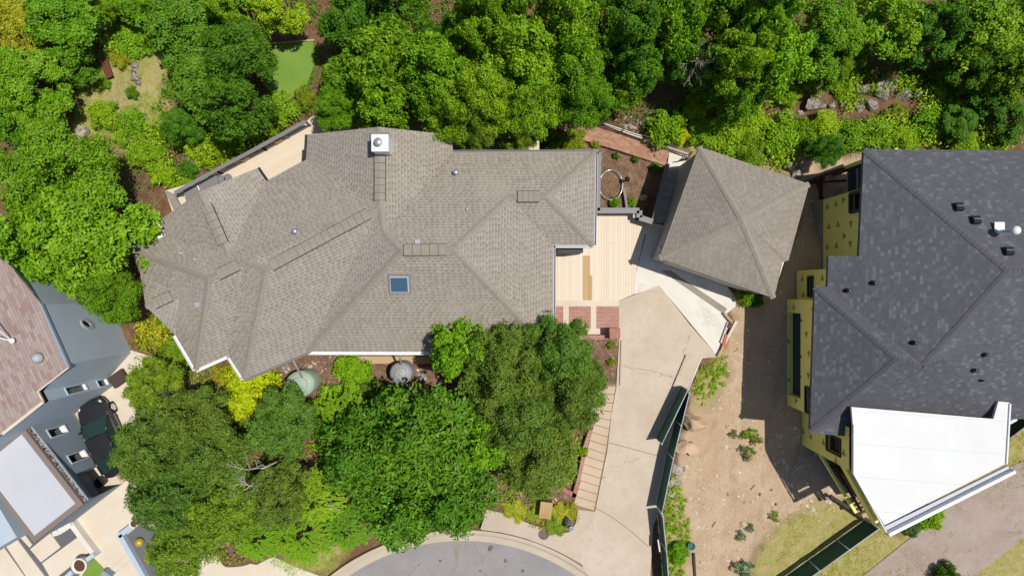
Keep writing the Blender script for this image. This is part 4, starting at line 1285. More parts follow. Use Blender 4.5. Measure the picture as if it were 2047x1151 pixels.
mb = MB(); mb.lathe((a.x, a.y, a.z + .85), [(.17, 0), (.19, .02), (.19, .2), (.1, .27), (.02, .29)], 18); mb.build("flue_cap", M['white'], rro)
RTRI = RTRI_MAIN

# ---------------------------------------------------------------- blue-grey neighbour on the left
nb_ = thing("blue_grey_house", "two storey blue grey stucco house with a red shingle roof", "house", P(100, 720, 0))
HA = 5.4
base = [(218, 604), (262, 705), (220, 752), (229, 769), (152, 826)]
bw = [P(*p, 0) for p in base]
a0, a1, a2, a3, a4 = bw
back = [P(40, 900, 0), P(-420, 1000, 0), P(-420, 480, 0), P(80, 470, 0)]
mb = MB()
wall_panel(mb, a1, a0, -.1, HA, [])
for p, q_ in ((a2, a1), (a4, a3), (back[0], a4), (a0, back[3])):
    wall_panel(mb, p, q_, -.1, HA, [])
# narrow wall with two stacked windows
Lw = (a2 - a3).length
ops = [(.08, Lw - .07, .45, 1.35), (.08, Lw - .07, 2.35, 3.95)]
oo, dn, nn = wall_panel(mb, a2, a3, -.1, HA, ops, .14)
wl = mb.build("wall", M['bluegrey'], nb_)
for op in ops:
    window(nb_, oo, dn, nn, op, .14, 'bluegrey', .05, 'white', 'greenglass')
# round porthole in the big wall
mb, rg_ = MB(), MB()
nrm = Vector(((a1 - a0).y, -(a1 - a0).x, 0)).normalized()
if nrm.x < 0: nrm = -nrm
n_ = 28; outer, inner = [], []
for k in range(n_):
    t_ = 2 * math.pi * k / n_
    ex, ey = math.cos(t_), math.sin(t_)
    ux, uy = .82, .57
    o_ = (173.5 + 15 * ex * ux - 8.5 * ey * uy, 648 + 15 * ex * uy + 8.5 * ey * ux)
    i_ = (171.5 + 10 * ex * ux - 4.2 * ey * uy, 647.5 + 10 * ex * uy + 4.2 * ey * ux)
    outer.append(on_plane(*o_, a0, a1)); inner.append(on_plane(*i_, a0, a1))
for k in range(n_):
    j = (k + 1) % n_
    rg_.face([outer[k] + nrm * .05, outer[j] + nrm * .05, inner[j] + nrm * .05, inner[k] + nrm * .05])
    rg_.face([outer[k], outer[j], outer[j] + nrm * .05, outer[k] + nrm * .05])
    rg_.face([inner[k] + nrm * .05, inner[j] + nrm * .05, inner[j], inner[k]])
mb.face([p + nrm * .01 for p in inner])
w_ = rg_.build("round_window", M['palegutter'], nb_); mb.build("pane", M['glass'], w_)
mb = MB()
rp = [P(*p, HA + .08) for p in ((2, 508), (82, 608), (138, 734), (76, 782), (87, 803), (5, 867))]
lo_ = [P(-420, 1160, HA + .9), P(-420, 420, HA + .9)]
roof_face(mb, rp + lo_, 1, 2)
for a, b in zip(rp, rp[1:]):
    mb.face([a, b, b - Vector((0, 0, .14)), a - Vector((0, 0, .14))])
nro = mb.build("roof", M['redshingle'], nb_)
mb = MB(); mb.bar(rp[1], rp[2], .13, .16); mb.build("gutter", M['greystucco'], nb_)
mb = MB(); mb.bar(rp[2], rp[3], .06, .05); mb.bar(rp[4], rp[5], .14, .05); mb.bar(rp[3], rp[4], .06, .05); mb.build("roof_edge", M['cream'], nro)
g = P(70, 716, HA + .35); mb = MB(); mb.lathe((g.x, g.y, HA + .1), [(.26, 0), (.22, .1), (.2, .22), (.12, .3), (.02, .32)], 18); mb.build("dome_vent", M['palegutter'], nro)
g = P(14, 682, HA + .6); mb = MB(); mb.bar((g.x, g.y, HA + .3), (g.x - .4, g.y + .9, HA + 1.1), .05, .05); mb.bar((g.x, g.y, HA + .3), (g.x - .9, g.y + .35, HA + .7), .05, .05); mb.lathe((g.x, g.y, HA + .25), [(.14, 0), (.14, .08), (.05, .12)], 12); mb.build("aerial", M['white'], nro)
# lower flat-roofed block
HB = 3.4
b0, b1, b2 = P(152, 826, 0), P(243, 968, 0), P(155, 1036, 0)
dB = (b1 - b0).normalized()
def opx(pts):
    tt = [tz_on(x, y, b0, dB, b1) for x, y in pts]
    return (min(q[0] for q in tt), max(q[0] for q in tt), min(q[1] for q in tt), max(q[1] for q in tt))
w1 = opx([(93, 861), (126, 849), (136, 862), (103, 875)])
w2 = opx([(133, 911), (166, 899), (177, 913), (143, 925)])
dr = opx([(152, 946), (199, 928), (230, 969), (187, 994)])
dr = (max(.12, dr[0]), dr[1], 0.0, dr[3])
mb = MB()
oo, dn, nn = wall_panel(mb, b0, b1, -.1, HB, [w1, w2, dr], .3)
wall_panel(mb, b2, b1, -.1, HB, [])
wall_panel(mb, P(50, 900, 0), b2, -.1, HB, [])
mb.build("wall", M['greystucco'], nb_)
for op in (w1, w2):
    window(nb_, oo, dn, nn, op, .3, 'bluegrey', .06, 'white')
# doorway recess: floor, dark sides and back
p = lambda t, z, k: oo + dn * t + nn * k + Vector((0, 0, z))
mb = MB(); D = 1.15
mb.face([p(dr[0], 0, D), p(dr[0], dr[3], D), p(dr[1], dr[3], D), p(dr[1], 0, D)])
mb.face([p(dr[0], 0, .3), p(dr[0], 0, D), p(dr[0], dr[3], D), p(dr[0], dr[3], .3)][::-1]); mb.face([p(dr[1], 0, .3), p(dr[1], dr[3], .3), p(dr[1], dr[3], D), p(dr[1], 0, D)])
mb.face([p(dr[0], dr[3], .3), p(dr[0], dr[3], D), p(dr[1], dr[3], D), p(dr[1], dr[3], .3)])
mb.build("porch_recess", M['greystucco'], nb_)
mb = MB(); mb.prism([p(dr[0], 0, 0).xy, p(dr[1], 0, 0).xy, p(dr[1], 0, D).xy, p(dr[0], 0, D).xy], -.05, .03); mb.build("porch_floor", M['cream'], nb_)
g = p((dr[0] + dr[1]) / 2 + .12, 0.03, .62)
mb = MB(); mb.lathe(g, [(.18, 0), (.27, .5), (.29, .5), (.29, .55), (.25, .55), (.22, .45)], 18)
tag(mb.build("black_pot", M['iron'], org=g), "round black pot inside the grey doorway recess", "pot")
fr = [(46, 853), (166, 1007), (68, 1084), (-50, 930)]
mb = MB(); mb.prism([P(*q_, HB + .15).xy for q_ in fr], HB - .1, HB + .15, True); tr_ = mb.build("flat_roof", M['browntrim'], nb_)
ins = inset([P(*q_, HB + .15).xy for q_ in fr], .26)
mb = MB(); mb.prism(ins, HB, HB + .19); mb.build("roof_panel", M['greyroof'], tr_)
q0, q1 = P(52, 849, HB), P(170, 1002, HB)
mb = MB(); mb.bar(q0 + Vector((0, 0, -.08)), q1 + Vector((0, 0, -.08)), .26, .06); gu = mb.build("gutter", M['greystucco'], tr_)
mb = MB()
for k in range(160):
    f = rnd.random() ** .9; a = q0.lerp(q1, f) + Vector((rnd.gauss(0, .05), rnd.gauss(0, .05), -.03))
    mb.box(a, (rnd.uniform(.04, .12), rnd.uniform(.03, .07), .02), (rnd.gauss(0, 1), rnd.gauss(0, 1), 0))
tag(mb.build("leaf_litter", M['debris'], tr_), kind="stuff")
mb = MB(); mb.bar(q0 + Vector((.16, .1, -.02)), q1 + Vector((.16, .1, -.02)), .03, .1); mb.build("gutter_lip", M['palegutter'], tr_)
mb = MB(); mb.box(P(0, 1045, 1.2), (3.2, 2.4, 3.0), (1, .6, 0)); mb.build("entry_block", M['bluegrey'], nb_)
# forecourt
sheet("forecourt", [(-200, 1000), (60, 900), (150, 822), (262, 700), (330, 720), (345, 900), (335, 1090), (520, 1130), (500, 1320), (-200, 1320)], 0.0, M['cream'], -.3)
sheet("gravel_bed", [(-100, 1110), (0, 1078), (40, 1040), (100, 1040), (147, 1055), (190, 1107), (150, 1160), (130, 1320), (-100, 1320)], 0.012, M['gravel'], -.1)
slabs = [([(60, 1097), (100, 1065), (121, 1093), (82, 1123)], "square pale paving slab beside the brown flat roof corner"),
         ([(84, 1125), (155, 1073), (180, 1101), (104, 1160)], "long pale paving slab beside the large white flower pot"),
         ([(9, 1087), (30, 1072), (92, 1155), (58, 1160)], "narrow pale paving slab right of the dark gravel strip"),
         ([(-34, 1112), (5, 1090), (54, 1158), (10, 1180)], "narrow pale paving slab at the left edge beside a gravel joint"),
         ([(35, 1068), (43, 1060), (64, 1088), (59, 1094)], "small strip slab tucked against the brown roof trim"),
         ([(-80, 1150), (-36, 1117), (8, 1185), (-30, 1210)], "cut off pale slab in the very bottom left corner")]
for poly, lab in slabs:
    mb = MB(); mb.prism([P(*q_, .07).xy for q_ in poly], -.1, .07)
    c_ = P(sum(q_[0] for q_ in poly) / len(poly), sum(q_[1] for q_ in poly) / len(poly), 0)
    tag(mb.build("paving_slab", M['cream'], org=c_), lab, "paving slab", "pale slabs set in dark gravel")
mb = MB()
cv = [(110, 1063), (122, 1060), (135, 1052), (146, 1043)]
for a, b in zip(cv, cv[1:]): mb.bar(P(*a, .3), P(*b, .3), .32, .5)
for a, b in zip([(146, 1043), (190, 1102)], [(190, 1102), (193, 1106)]): mb.bar(P(*a, .2), P(*b, .2), .26, .5)
tag(mb.build("low_wall", M['paleslab'], org=P(146, 1045, 0)), "low curved white wall around the dark gravel beside the forecourt", "wall")
for k, (a, b, c_, d_) in enumerate((((216, 1139), (256, 1107), (263, 1118), (222, 1152)), ((222, 1152), (263, 1118), (270, 1130), (229, 1164)), ((195, 1107), (243, 1070), (256, 1107), (215, 1139)))):
    z = .06 - .02 * k
    mb = MB(); mb.prism([P(*q_, z).xy for q_ in (a, (b[0] - 1, b[1]), (c_[0] - 1, c_[1] - 1.2), (d_[0], d_[1] - 1.2))], -.1, .03 + .02 * (2 - k))
    tag(mb.build("step", M['cream'], org=P(*a, 0)), ["middle shallow cream step beside the planter wall", "lowest shallow cream step at the picture's bottom edge", "broad upper cream step beside the planter corner"][k], "step")
pl_ = thing("planter", "L shaped blue grey planter filled with dark gravel", "planter", P(285, 1090, 0))
mb = MB()
for a, b in (((241, 1068), (284, 1036)), ((243, 1066), (296, 1160))):
    mb.bar(P(*a, .2), P(*b, .2), .28, .45)
mb.build("planter_wall", M['bluegrey'], pl_)
mb = MB(); mb.prism([P(*q_, .1).xy for q_ in ((247, 1074), (288, 1042), (335, 1090), (345, 1180), (302, 1180))], -.1, .12); mb.build("gravel_fill", M['gravel'], pl_)
for k, (x_, y_) in enumerate(((279, 1083), (297, 1114))):
    g = P(x_, y_, .3); mb = MB(); mb.lathe((g.x, g.y, .08), [(.02, 0)] + [(.235 * math.sin(t_), .235 - .235 * math.cos(t_)) for t_ in np.linspace(.2, 3.0, 12)] + [(.01, .47)], 22)
    tag(mb.build("gold_ball", M['gold'], org=(g.x, g.y, .1)), ["golden garden ball in the gravel planter nearer the house", "golden garden ball in the gravel planter nearer the picture's bottom"][k], "garden ball", "gold balls in the gravel planter")
def pot(x_, y_, r_, h_, label, mat='ceramic', plant=None):
    g = P(x_, y_, h_); rt = thing("flower_pot", label, "flower pot", (g.x, g.y, 0))
    mb = MB(); mb.lathe((g.x, g.y, 0), [(r_ * .65, 0), (r_ * .95, h_ * .9), (r_, h_ * .9), (r_, h_), (r_ * .82, h_), (r_ * .78, h_ * .85)], 24); mb.build("pot", M[mat], rt)
    mb = MB(); mb.lathe((g.x, g.y, h_ * .7), [(r_ * .8, 0), (r_ * .78, h_ * .17), (r_ * .4, h_ * .2), (.02, h_ * .21)], 18); mb.build("soil", M['soil'], rt)
    return rt, g
pot(157, 1131, .42, .85, "large round white pot of brown soil on the pale slabs")
pt, g = pot(266, 1047, .24, .5, "small pale pot with a grey green plant on the planter end", 'ceramic')
sheet("lawn", [(158, 1160), (185, 1112), (212, 1140), (214, 1200)], 0.02, M['lawn'], -.1)
mb = MB(); mb.bar(P(122, 1165, .3), P(150, 1138, .3), .25, .6); mb.bar(P(168, 1122, .3), P(194, 1104, .3), .22, .6)
tag(mb.build("low_wall", M['bluegrey'], org=P(150, 1140, 0)), "low blue grey wall behind the large white pot", "wall")
mb = MB(); mb.box(P(216, 1146, .3), (.5, .3, .5), (1, -.7, 0)); tag(mb.build("step_light", M['greystucco'], org=P(216, 1146, 0)), "small grey wall block at the end of the little lawn", "wall")

# ---------------------------------------------------------------- parked car
def make_car():
    c = P(225, 870, 0)
    hd = Vector((-28, 61, 0)).normalized()          # front, in world axes
    rt = thing("parked_car", "dark grey sedan parked nose up beside the blue grey house", "car", c)
    lf = Vector((-hd.y, hd.x, 0))
    def T(x, y, z): return c + hd * x + lf * y + Vector((0, 0, z))
    st = [(x_ * (1 if x_ > -1 else .94), w_, a_, b_) for x_, w_, a_, b_ in [(-2.25, .60, .55, .72), (-2.15, .78, .42, .92), (-1.6, .88, .30, 1.0), (-.9, .90, .26, .98), (.0, .90, .25, .95), (.8, .90, .26, .93), (1.3, .885, .28, .90), (1.8, .83, .32, .82), (2.1, .72, .38, .72), (2.25, .52, .46, .60)]]
    mb = MB()
    rings = []
    for x, w, zb, zt in st:
        rings.append([T(x, y_, z_) for y_, z_ in ((-w * .9, zb), (-w, (zb + zt) / 2), (-w * .96, zt - .10), (-w * .82, zt - .02), (-w * .4, zt + .03), (0, zt + .045), (w * .4, zt + .03), (w * .82, zt - .02), (w * .96, zt - .10), (w, (zb + zt) / 2), (w * .9, zb))])
    for r0, r1 in zip(rings, rings[1:]):
        for k in range(len(r0) - 1):
            mb.face([r0[k], r0[k + 1], r1[k + 1], r1[k]][::-1], None, True)
    mb.face(rings[0]); mb.face(rings[-1][::-1])
    mb.build("body", M['carpaint'], rt)
    # cabin: roof panel, pillars, glass
    lowf, lowr, tf_, tr__ = 1.05, -1.75, .25, -1.0
    wl_, wt = .80, .60
    roofp = MB(); n_ = 6
    for i in range(n_):
        for j in range(6):
            def Rp(u, v):
                x = tf_ + (tr__ - tf_) * u; y_ = -wt + 2 * wt * v
                z_ = 1.40 + .05 * (1 - (2 * u - 1) ** 2) + .035 * (1 - (2 * v - 1) ** 2)
                return T(x, y_, z_)
            roofp.face([Rp(i / n_, j / 6), Rp((i + 1) / n_, j / 6), Rp((i + 1) / n_, (j + 1) / 6), Rp(i / n_, (j + 1) / 6)][::-1], None, True)
    for s in (-1, 1):
        roofp.tube([T(lowf, s * wl_, .94), T(tf_, s * wt, 1.40)], .045, 6)
        roofp.tube([T(lowr, s * (wl_ - .04), .98), T(tr__, s * wt, 1.40)], .06, 6)
        roofp.tube([T(tf_, s * wt, 1.40), T(-.4, s * (wt + .01), 1.43), T(tr__, s * wt, 1.40)], .04, 6)
        roofp.tube([T(-.35, s * (wl_ + .02), .96), T(-.35, s * wt, 1.41)], .035, 6)
    roofp.build("car_roof", M['carpaint'], rt)
    g = MB(); k = 6
    for j in range(k):
        v0, v1 = -1 + 2 * j / k, -1 + 2 * (j + 1) / k
        b = lambda v: .10 * (1 - v * v)
        g.face([T(lowf + b(v0), v0 * wl_, .95), T(lowf + b(v1), v1 * wl_, .95), T(tf_ + b(v1) * .6, v1 * wt, 1.415), T(tf_ + b(v0) * .6, v0 * wt, 1.415)], None, True)
    g.build("windscreen", M['greenglass'], rt)
    g = MB(); g.face([T(lowr, -wl_ + .04, .98), T(tr__, -wt, 1.40), T(tr__, wt, 1.40), T(lowr, wl_ - .04, .98)]); g.build("rear_window", M['greenglass'], rt)
    for s in (-1, 1):
        g = MB(); g.face([T(lowf - .05, s * wl_, .95), T(tf_, s * wt, 1.39), T(tr__, s * wt, 1.39), T(lowr + .05, s * wl_, .96)]); g.build("side_window", M['greenglass'], rt)
        g = MB(); g.rock(T(.78, s * .99, .98), (.11, .09, .08), 5, 2, 1.0); g.build("wing_mirror", M['carpaint'], rt)
        g = MB(); g.lathe(T(1.95, s * .62, .73), [(.13, 0), (.12, .04), (.02, .06)], 14, 1.0, .6, math.atan2(hd.y, hd.x) + s * -.5); g.build("headlight", M['lamp'], rt)
        for x in (1.4, -1.45):
            g = MB(); g.tube([T(x, s * .72, .32), T(x, s * .90, .32)], .32, 18); w_ = g.build("wheel", M['tyre'], rt)
            g = MB(); g.tube([T(x, s * .88, .32), T(x, s * .915, .32)], .2, 14); g.build("rim", M['galv'], w_)
    g = MB(); g.bar(T(1.0, -.6, .985), T(1.12, .1, .99), .02, .02); g.bar(T(1.0, .1, .985), T(1.12, .65, .985), .02, .02); g.build("wiper", M['iron'], rt)
make_car()
tag((lambda m: (m.prism([P(*q_, .05).xy for q_ in ((150, 826), (158, 822), (250, 962), (244, 968))], -.1, .1), m.build("kerb_edge", M['tread'], org=P(200, 895, 0)))[1])(MB()), "tan kerb along the foot of the grey wall beside the car", "kerb")
mb = MB(); mb.box(P(238, 756, .15), (.9, .7, .3), (1, .7, 0)); tag(mb.build("door_step", M['brownwood'], org=P(238, 756, 0)), "dark brown door mat step at the corner of the blue house", "step")

# ---------------------------------------------------------------- rain tanks, cover, box and drum
def tank(x_, y_, r_, h_, sx, mat, label, pipe):
    g = P(x_, y_, h_)
    rt = thing("rain_tank", label, "rain tank", (g.x, g.y, 0))
    mb = MB(); mb.lathe((g.x, g.y, -.2), [(r_ * .97, 0), (r_, .2), (r_, h_ + .12), (r_ * .94, h_ + .2), (r_ * .60, h_ + .30)], 30, sx, 1.0, .3); mb.build("tank_body", M[mat], rt)
    mb = MB(); mb.lathe((g.x, g.y, h_ + .09), [(r_ * .56, 0), (r_ * .56, .07), (r_ * .5, .09), (.05, .10)], 26, sx, 1, .3); mb.build("lid", M[mat], rt)
    mb = MB(); mb.lathe((g.x + .03, g.y - .03, h_ + .18), [(.06, 0), (.05, .04), (.01, .05)], 10); mb.build("lid_knob", M['galv'], rt)
    a, b = P(*pipe[0], ZE - .2), P(*pipe[1], h_ + .1)
    mb = MB(); mb.tube([a, b, b + Vector((0, 0, -.15))], .055, 8); mb.build("downpipe", M['pipe'], house)
    return rt
tank(599, 768, .72, 1.3, 1.12, 'tankgreen', "pale green round rain tank by the brown house eave", [(582, 713), (604, 754)])
tank(801, 746, .60, 1.3, 1.0, 'tankgrey', "grey metal round rain tank below the long white gutter", [(799, 705), (801, 727)])
mb = MB(); mb.rock(P(845, 752, .05), (.42, .36, .2), 77, 3, .8); tag(mb.build("stone_slab", M['paleRock'], org=P(845, 752, 0)), "flat pale stone slab right of the grey rain tank", "stone")
for k, (x_, y_, s1, s2, lb) in enumerate(((573, 738, .3, .35, "flat grey stone between the eave and the green tank"), (618, 735, .28, .1, "thin white stone chip right of the tank downpipe"), (625, 725, .25, .12, "broken white stone near the long gutter's end"))):
    mb = MB(); mb.rock(G(x_, y_, .02), (s1, s2, .12), 60 + k, 2, .6); tag(mb.build("stone", M['paleRock'], org=G(x_, y_)), lb, "stone")
mb = MB(); mb.bar(P(715, 714, .06), P(860, 714, .06), .14, .16); mb.bar(P(715, 721, .02), P(860, 721, .02), .3, .08)
tag(mb.build("bed_edging", M['tanwood'], org=P(780, 716, 0)), "brown timber edging along the wall under the long white gutter", "edging")
rt = thing("utility_box", "tan rust stained utility box in the ground cover by the kerb", "utility box", P(1090, 1018, 0))
mb = MB(); g = P(1091, 1021, .75); mb.box((g.x, g.y + .05, .38), (.62, .86, .76), (1, -.12, 0)); mb.build("cabinet", M['draingrey'], rt)
mb = MB(); mb.box((g.x, g.y + .05, .775), (.66, .90, .05), (1, -.12, 0)); mb.build("lid", M['utility'], rt)
rt = thing("utility_pillar", "short weathered grey pillar leaning in the yellow green ground cover", "utility pillar", P(1133, 1036, 0))
a, b = P(1131, 1034, .9), P(1144, 1052, .3)
g = P(1134, 1040, .2)
mb = MB(); mb.tube([(g.x - .12, g.y + .15, -.1), (g.x + .0, g.y + .02, .5), (g.x + .14, g.y - .14, 1.0)], [.17, .17, .15], 14); mb.build("shaft", M['drum'], rt)
mb = MB(); mb.tube([(g.x + .14, g.y - .14, 1.0), (g.x + .16, g.y - .16, 1.07)], [.17, .12], 14); mb.build("cap", M['galv'], rt)
g = P(1087, 1067, 0); mb = MB(); mb.lathe((g.x, g.y, -.05), [(.30, 0), (.30, .078), (.27, .082), (.02, .083)], 26)
tag(mb.build("manhole_cover", M['manhole'], org=(g.x, g.y, 0)), "round brown iron cover set in the kerb pavement", "manhole cover")

# ---------------------------------------------------------------- green screened fences
FH = 1.47
def screen_fence(name, tops, label, cat="fence", post_gap=2.6, lean=0.0, rail='steel', screen='screen', zt=FH, base_off=0.0, start=0):
    pts = [P(x, y, zt) for x, y in tops]
    rt = thing(name, label, cat, (pts[0].x, pts[0].y, 0))
    mb = MB()
    for a, b in zip(pts, pts[1:]):
        n = max(2, int((b - a).length / .35))
        for i in range(n):
            f0, f1 = i / n, (i + 1) / n
            p, q_ = a.lerp(b, f0), a.lerp(b, f1)
            sd_ = Vector((-(b - a).y, (b - a).x, 0)).normalized()
            w0, w1 = .035 * math.sin(i * 1.3), .035 * math.sin((i + 1) * 1.3)
            c4 = [p, q_, q_ + sd_ * w1 + Vector((0, 0, -zt * .5)), p + sd_ * w0 + Vector((0, 0, -zt * .5))]
            mb.face(c4, None, True)
            mb.face([c4[3], c4[2], Vector((q_.x, q_.y, .06)), Vector((p.x, p.y, .06))], None, True)
    mb.build("screen", M[screen], rt)
    mb = MB()
    for a, b in zip(pts, pts[1:]):
        mb.tube([a + Vector((0, 0, .02)), b + Vector((0, 0, .02))], .03, 6)
        mb.tube([Vector((a.x, a.y, .08)), Vector((b.x, b.y, .08))], .025, 6)
    mb.build("rail", M[rail], rt)
    for a, b in zip(pts, pts[1:]):
        n = max(1, round((b - a).length / post_gap))
        for i in range(n + (b is pts[-1])):
            p = a.lerp(b, i / n); mb = MB(); mb.tube([(p.x, p.y, -.3), (p.x, p.y, zt + .06)], .035, 8); mb.build("post", M[rail], rt)
    return rt
gt = screen_fence("gate", [(1375, 779), (1323, 887)], "open green screened gate leaf standing over the tan driveway", "gate", 9)
mb = MB(); mb.tube([P(1403, 712, FH), P(1375, 779, FH)], .04, 8); mb.build("top_bar", M['white'], gt)
screen_fence("screen_fence", [(1378, 786), (1362, 850), (1346, 916), (1323, 1025)], "green screened steel fence between the driveway and the round boulders", "fence")
screen_fence("screen_fence", [(1325, 1032), (1332, 1100), (1340, 1200), (1350, 1330)], "green screened steel fence running off the bottom edge beside the driveway", "fence")
mb = MB(); b_ = P(1317, 1090, .9); mb.box(b_ + Vector((.0, .0, .0)), (.06, .62, .12), (1, .1, 0), (.1, .3, .95))
tag(mb.build("white_sign", M['white'], org=b_), "small blank white strip hanging on the green fence screen", "sign")
screen_fence("screen_fence", [(1500, 1238), (1639, 1140), (1757, 1056)], "long green screened fence beside the yellow grass verge", "fence", 2.2)
screen_fence("screen_fence", [(2012, 880), (2120, 800)], "green screened fence end at the right picture edge", "fence", 2.2)
g = G(1352, 958)
# boulders and stone pieces: each its own thing
ST = [(1383, 843, .52, .85, .75, 'tanRock', "tall rounded tan boulder beside the green fence top"), (1366, 893, .36, .55, .45, 'tanRock', "pale tan boulder wedged between fence and its neighbour"), (1381, 899, .42, .55, .42, 'tanRock', "rounded tan boulder in front of the dirt lot"),
      (1352, 935, .36, .5, .3, 'paleRock', "flaky pale limestone at the top of the fence side pile"), (1350, 962, .34, .55, .3, 'paleRock', "flaky pale limestone in the middle of the fence side pile"), (1345, 990, .28, .45, .25, 'paleRock', "flaky pale limestone at the bottom of the fence side pile"),
      (1759, 182, .75, .65, .7, 'rock', "largest grey boulder of the woodland rock row"), (1724, 178, .35, .5, .4, 'rock', "leaning grey boulder left of the largest woodland rock"), (1783, 172, .38, .34, .4, 'rock', "rounded boulder behind the largest woodland rock"),
      (1805, 189, .42, .4, .5, 'rock', "grey boulder right of the largest woodland rock"), (1827, 190, .40, .42, .45, 'rock', "pointed grey boulder farther right in the rock row"), (1846, 183, .55, .35, .4, 'rock', "grey boulder at the shaded right end of the row"), (1872, 202, .3, .3, .3, 'rock', "small shaded boulder beyond the right end of the row"),
      (1626, 211, .68, .48, .5, 'rock', "broad grey slab boulder at the left of the rock row"), (1662, 213, .35, .22, .25, 'paleRock', "flat pale stone right of the broad slab boulder"), (1681, 210, .2, .24, .25, 'rock', "small pointed stone between the two rock groups"),
      (1716, 215, .32, .36, .35, 'rock', "pale wedge stone below the leaning boulder"), (1741, 211, .45, .38, .45, 'rock', "grey wedge boulder below the largest woodland rock"), (1567, 216, .2, .22, .2, 'paleRock', "small pale stone at the far left of the rock row"), (1600, 226, .22, .2, .2, 'paleRock', "small pale stone under the broad slab boulder"),
      (1576, 334, .5, .38, .6, 'rock', "tall grey boulder behind the garage corner"), (1592, 348, .42, .32, .35, 'paleRock', "pale flat stone between the garage and red posts"),
      (1294, 240, .24, .3, .25, 'paleRock', "pale oval stone among the brush above the paved path"), (1282, 249, .22, .2, .2, 'paleRock', "pale stone left of the oval path stone"), (1275, 243, .18, .2, .2, 'rock', "grey stone above the middle of the path kerb"), (1266, 256, .25, .16, .15, 'paleRock', "flat stone lying along the path kerb"), (1250, 254, .2, .14, .15, 'paleRock', "small flat stone at the left of the path kerb"),
      (204, 62, .34, .32, .3, 'rock', "grey stone under the upper left trees"), (246, 50, .38, .26, .3, 'rock', "grey stone in the brush right of the upper left stone"), (166, 266, .42, .36, .3, 'paleRock', "bright pale stone beside the big green tree top"), (257, 272, .34, .22, .2, 'rock', "flat grey stone below the hillside clearing"), (280, 284, .3, .22, .2, 'rock', "angular grey stone right of the flat hillside stone"),
      (383, 325, .55, .35, .3, 'rock', "broad flat grey stone left of the rear deck"), (396, 337, .26, .2, .2, 'rock', "small square stone touching the broad flat stone"), (528, 243, .3, .35, .3, 'rock', "grey stone near the top of the rear deck railing"), (13, 367, .3, .32, .25, 'paleRock', "pale stone at the left edge above the big tree"),
      (271, 132, .42, .32, .2, 'rock', "top stone of the layered hillside rock pile"), (268, 146, .44, .2, .2, 'rock', "second layered stone of the hillside rock pile"), (274, 157, .38, .18, .2, 'rock', "third layered stone of the hillside rock pile"), (277, 168, .26, .2, .2, 'rock', "bottom stone of the layered hillside rock pile"), (232, 203, .26, .18, .12, 'paleRock', "flat pale stone below the rusty metal sheet"), (276, 199, .2, .14, .12, 'paleRock', "small pale stone in the middle of the hillside clearing"),
      (1456, 988, .12, .16, .14, 'paleRock', "small white block lying in the middle of the dirt lot"), (1543, 979, .14, .12, .1, 'paleRock', "white stone in the dirt nearest the shadow's lower edge"), (1519, 988, .1, .12, .12, 'rock', "small grey stone in the dirt left of the white stone"), (1552, 1007, .12, .1, .1, 'paleRock', "pale stone in the dirt below the house shadow"), (1488, 1003, .14, .12, .08, 'paleRock', "flat white stone in the dirt right of the white block"),
      (1485, 1046, .22, .3, .15, 'tanRock', "smooth tan rock beside two blue green weeds"), (1352, 1123, .26, .2, .15, 'paleRock', "pale stone under the dark bush by the fence"), (1430, 378, .0, .0, .0, None, "")]
for k, (x_, y_, a_, b_, h_, m_, lb) in enumerate(ST):
    if not m_: continue
    g = G(x_, y_)
    mb = MB(); mb.rock((g.x, g.y, g.z + h_ * .25), (a_, b_, h_), 200 + k, 3, .9)
    tag(mb.build("boulder" if max(a_, b_) > .28 else "stone", M[m_], org=g), lb, "boulder" if max(a_, b_) > .28 else "stone")
# rusty sheet, junk row and garden bits
g = G(219, 140); mb = MB(); mb.box(g + Vector((0, 0, .3)), (.5, 1.15, .04), (1, .35, .3)); tag(mb.build("metal_sheet", M['rust'], org=g), "rusty brown metal sheet lying in the hillside clearing", "metal sheet")
for k, (a, b, w, m_, lb) in enumerate((((1441, 685), (1456, 644), .10, 'palegutter', "pale square post lying along the edge of the concrete pad"), ((1446, 690), (1472, 642), .14, 'cream', "long whitish plank at the outer edge of the junk row"), ((1443, 700), (1452, 668), .16, 'orange', "orange plastic form strip beside the concrete pad"), ((1457, 655), (1463, 643), .2, 'rust', "rusty scrap at the top of the junk row"), ((1436, 712), (1446, 692), .1, 'tanwood', "tan timber stake at the lower tip of the concrete pad"), ((1448, 625), (1464, 645), .09, 'tanwood', "tan timber stake at the end of the drain strip"))):
    mb = MB(); A_, B_ = P(*a, .10 + .03 * k), P(*b, .10 + .03 * k); mb.bar(A_, B_, w, .1); tag(mb.build("timber" if 'timber' in lb or 'plank' in lb else "scrap", M[m_], org=(A_ + B_) / 2), lb, "timber" if 'timber' in lb or 'plank' in lb else "scrap")
ring = MB(); pts = []
for k in range(41):
    t_ = 2 * math.pi * k / 40; g = P(1222, 369, -1.2); pts.append((g.x + .68 * math.cos(t_) * 1.0, g.y + .86 * math.sin(t_), -1.33 + .05 * math.sin(3 * t_)))
ring.tube(pts, .03, 7, False); tag(ring.build("hose_hoop", M['galv'], org=P(1222, 369, -1.35)), "large thin pale hoop lying round the mulch bed beside the house", "hoop")
g = P(1252, 360, -1.2); rt = thing("garden_lamp", "small black garden lamp beside the pale hoop", "garden lamp", (g.x, g.y, -1.5))
mb = MB(); mb.tube([(g.x, g.y, -1.6), (g.x, g.y, -1.0)], .03, 8); mb.build("stem", M['iron'], rt)
mb = MB(); mb.lathe((g.x, g.y, -1.0), [(.08, 0), (.1, .12), (.15, .13), (.1, .2), (.02, .24)], 14); mb.build("lamp_head", M['iron'], rt)
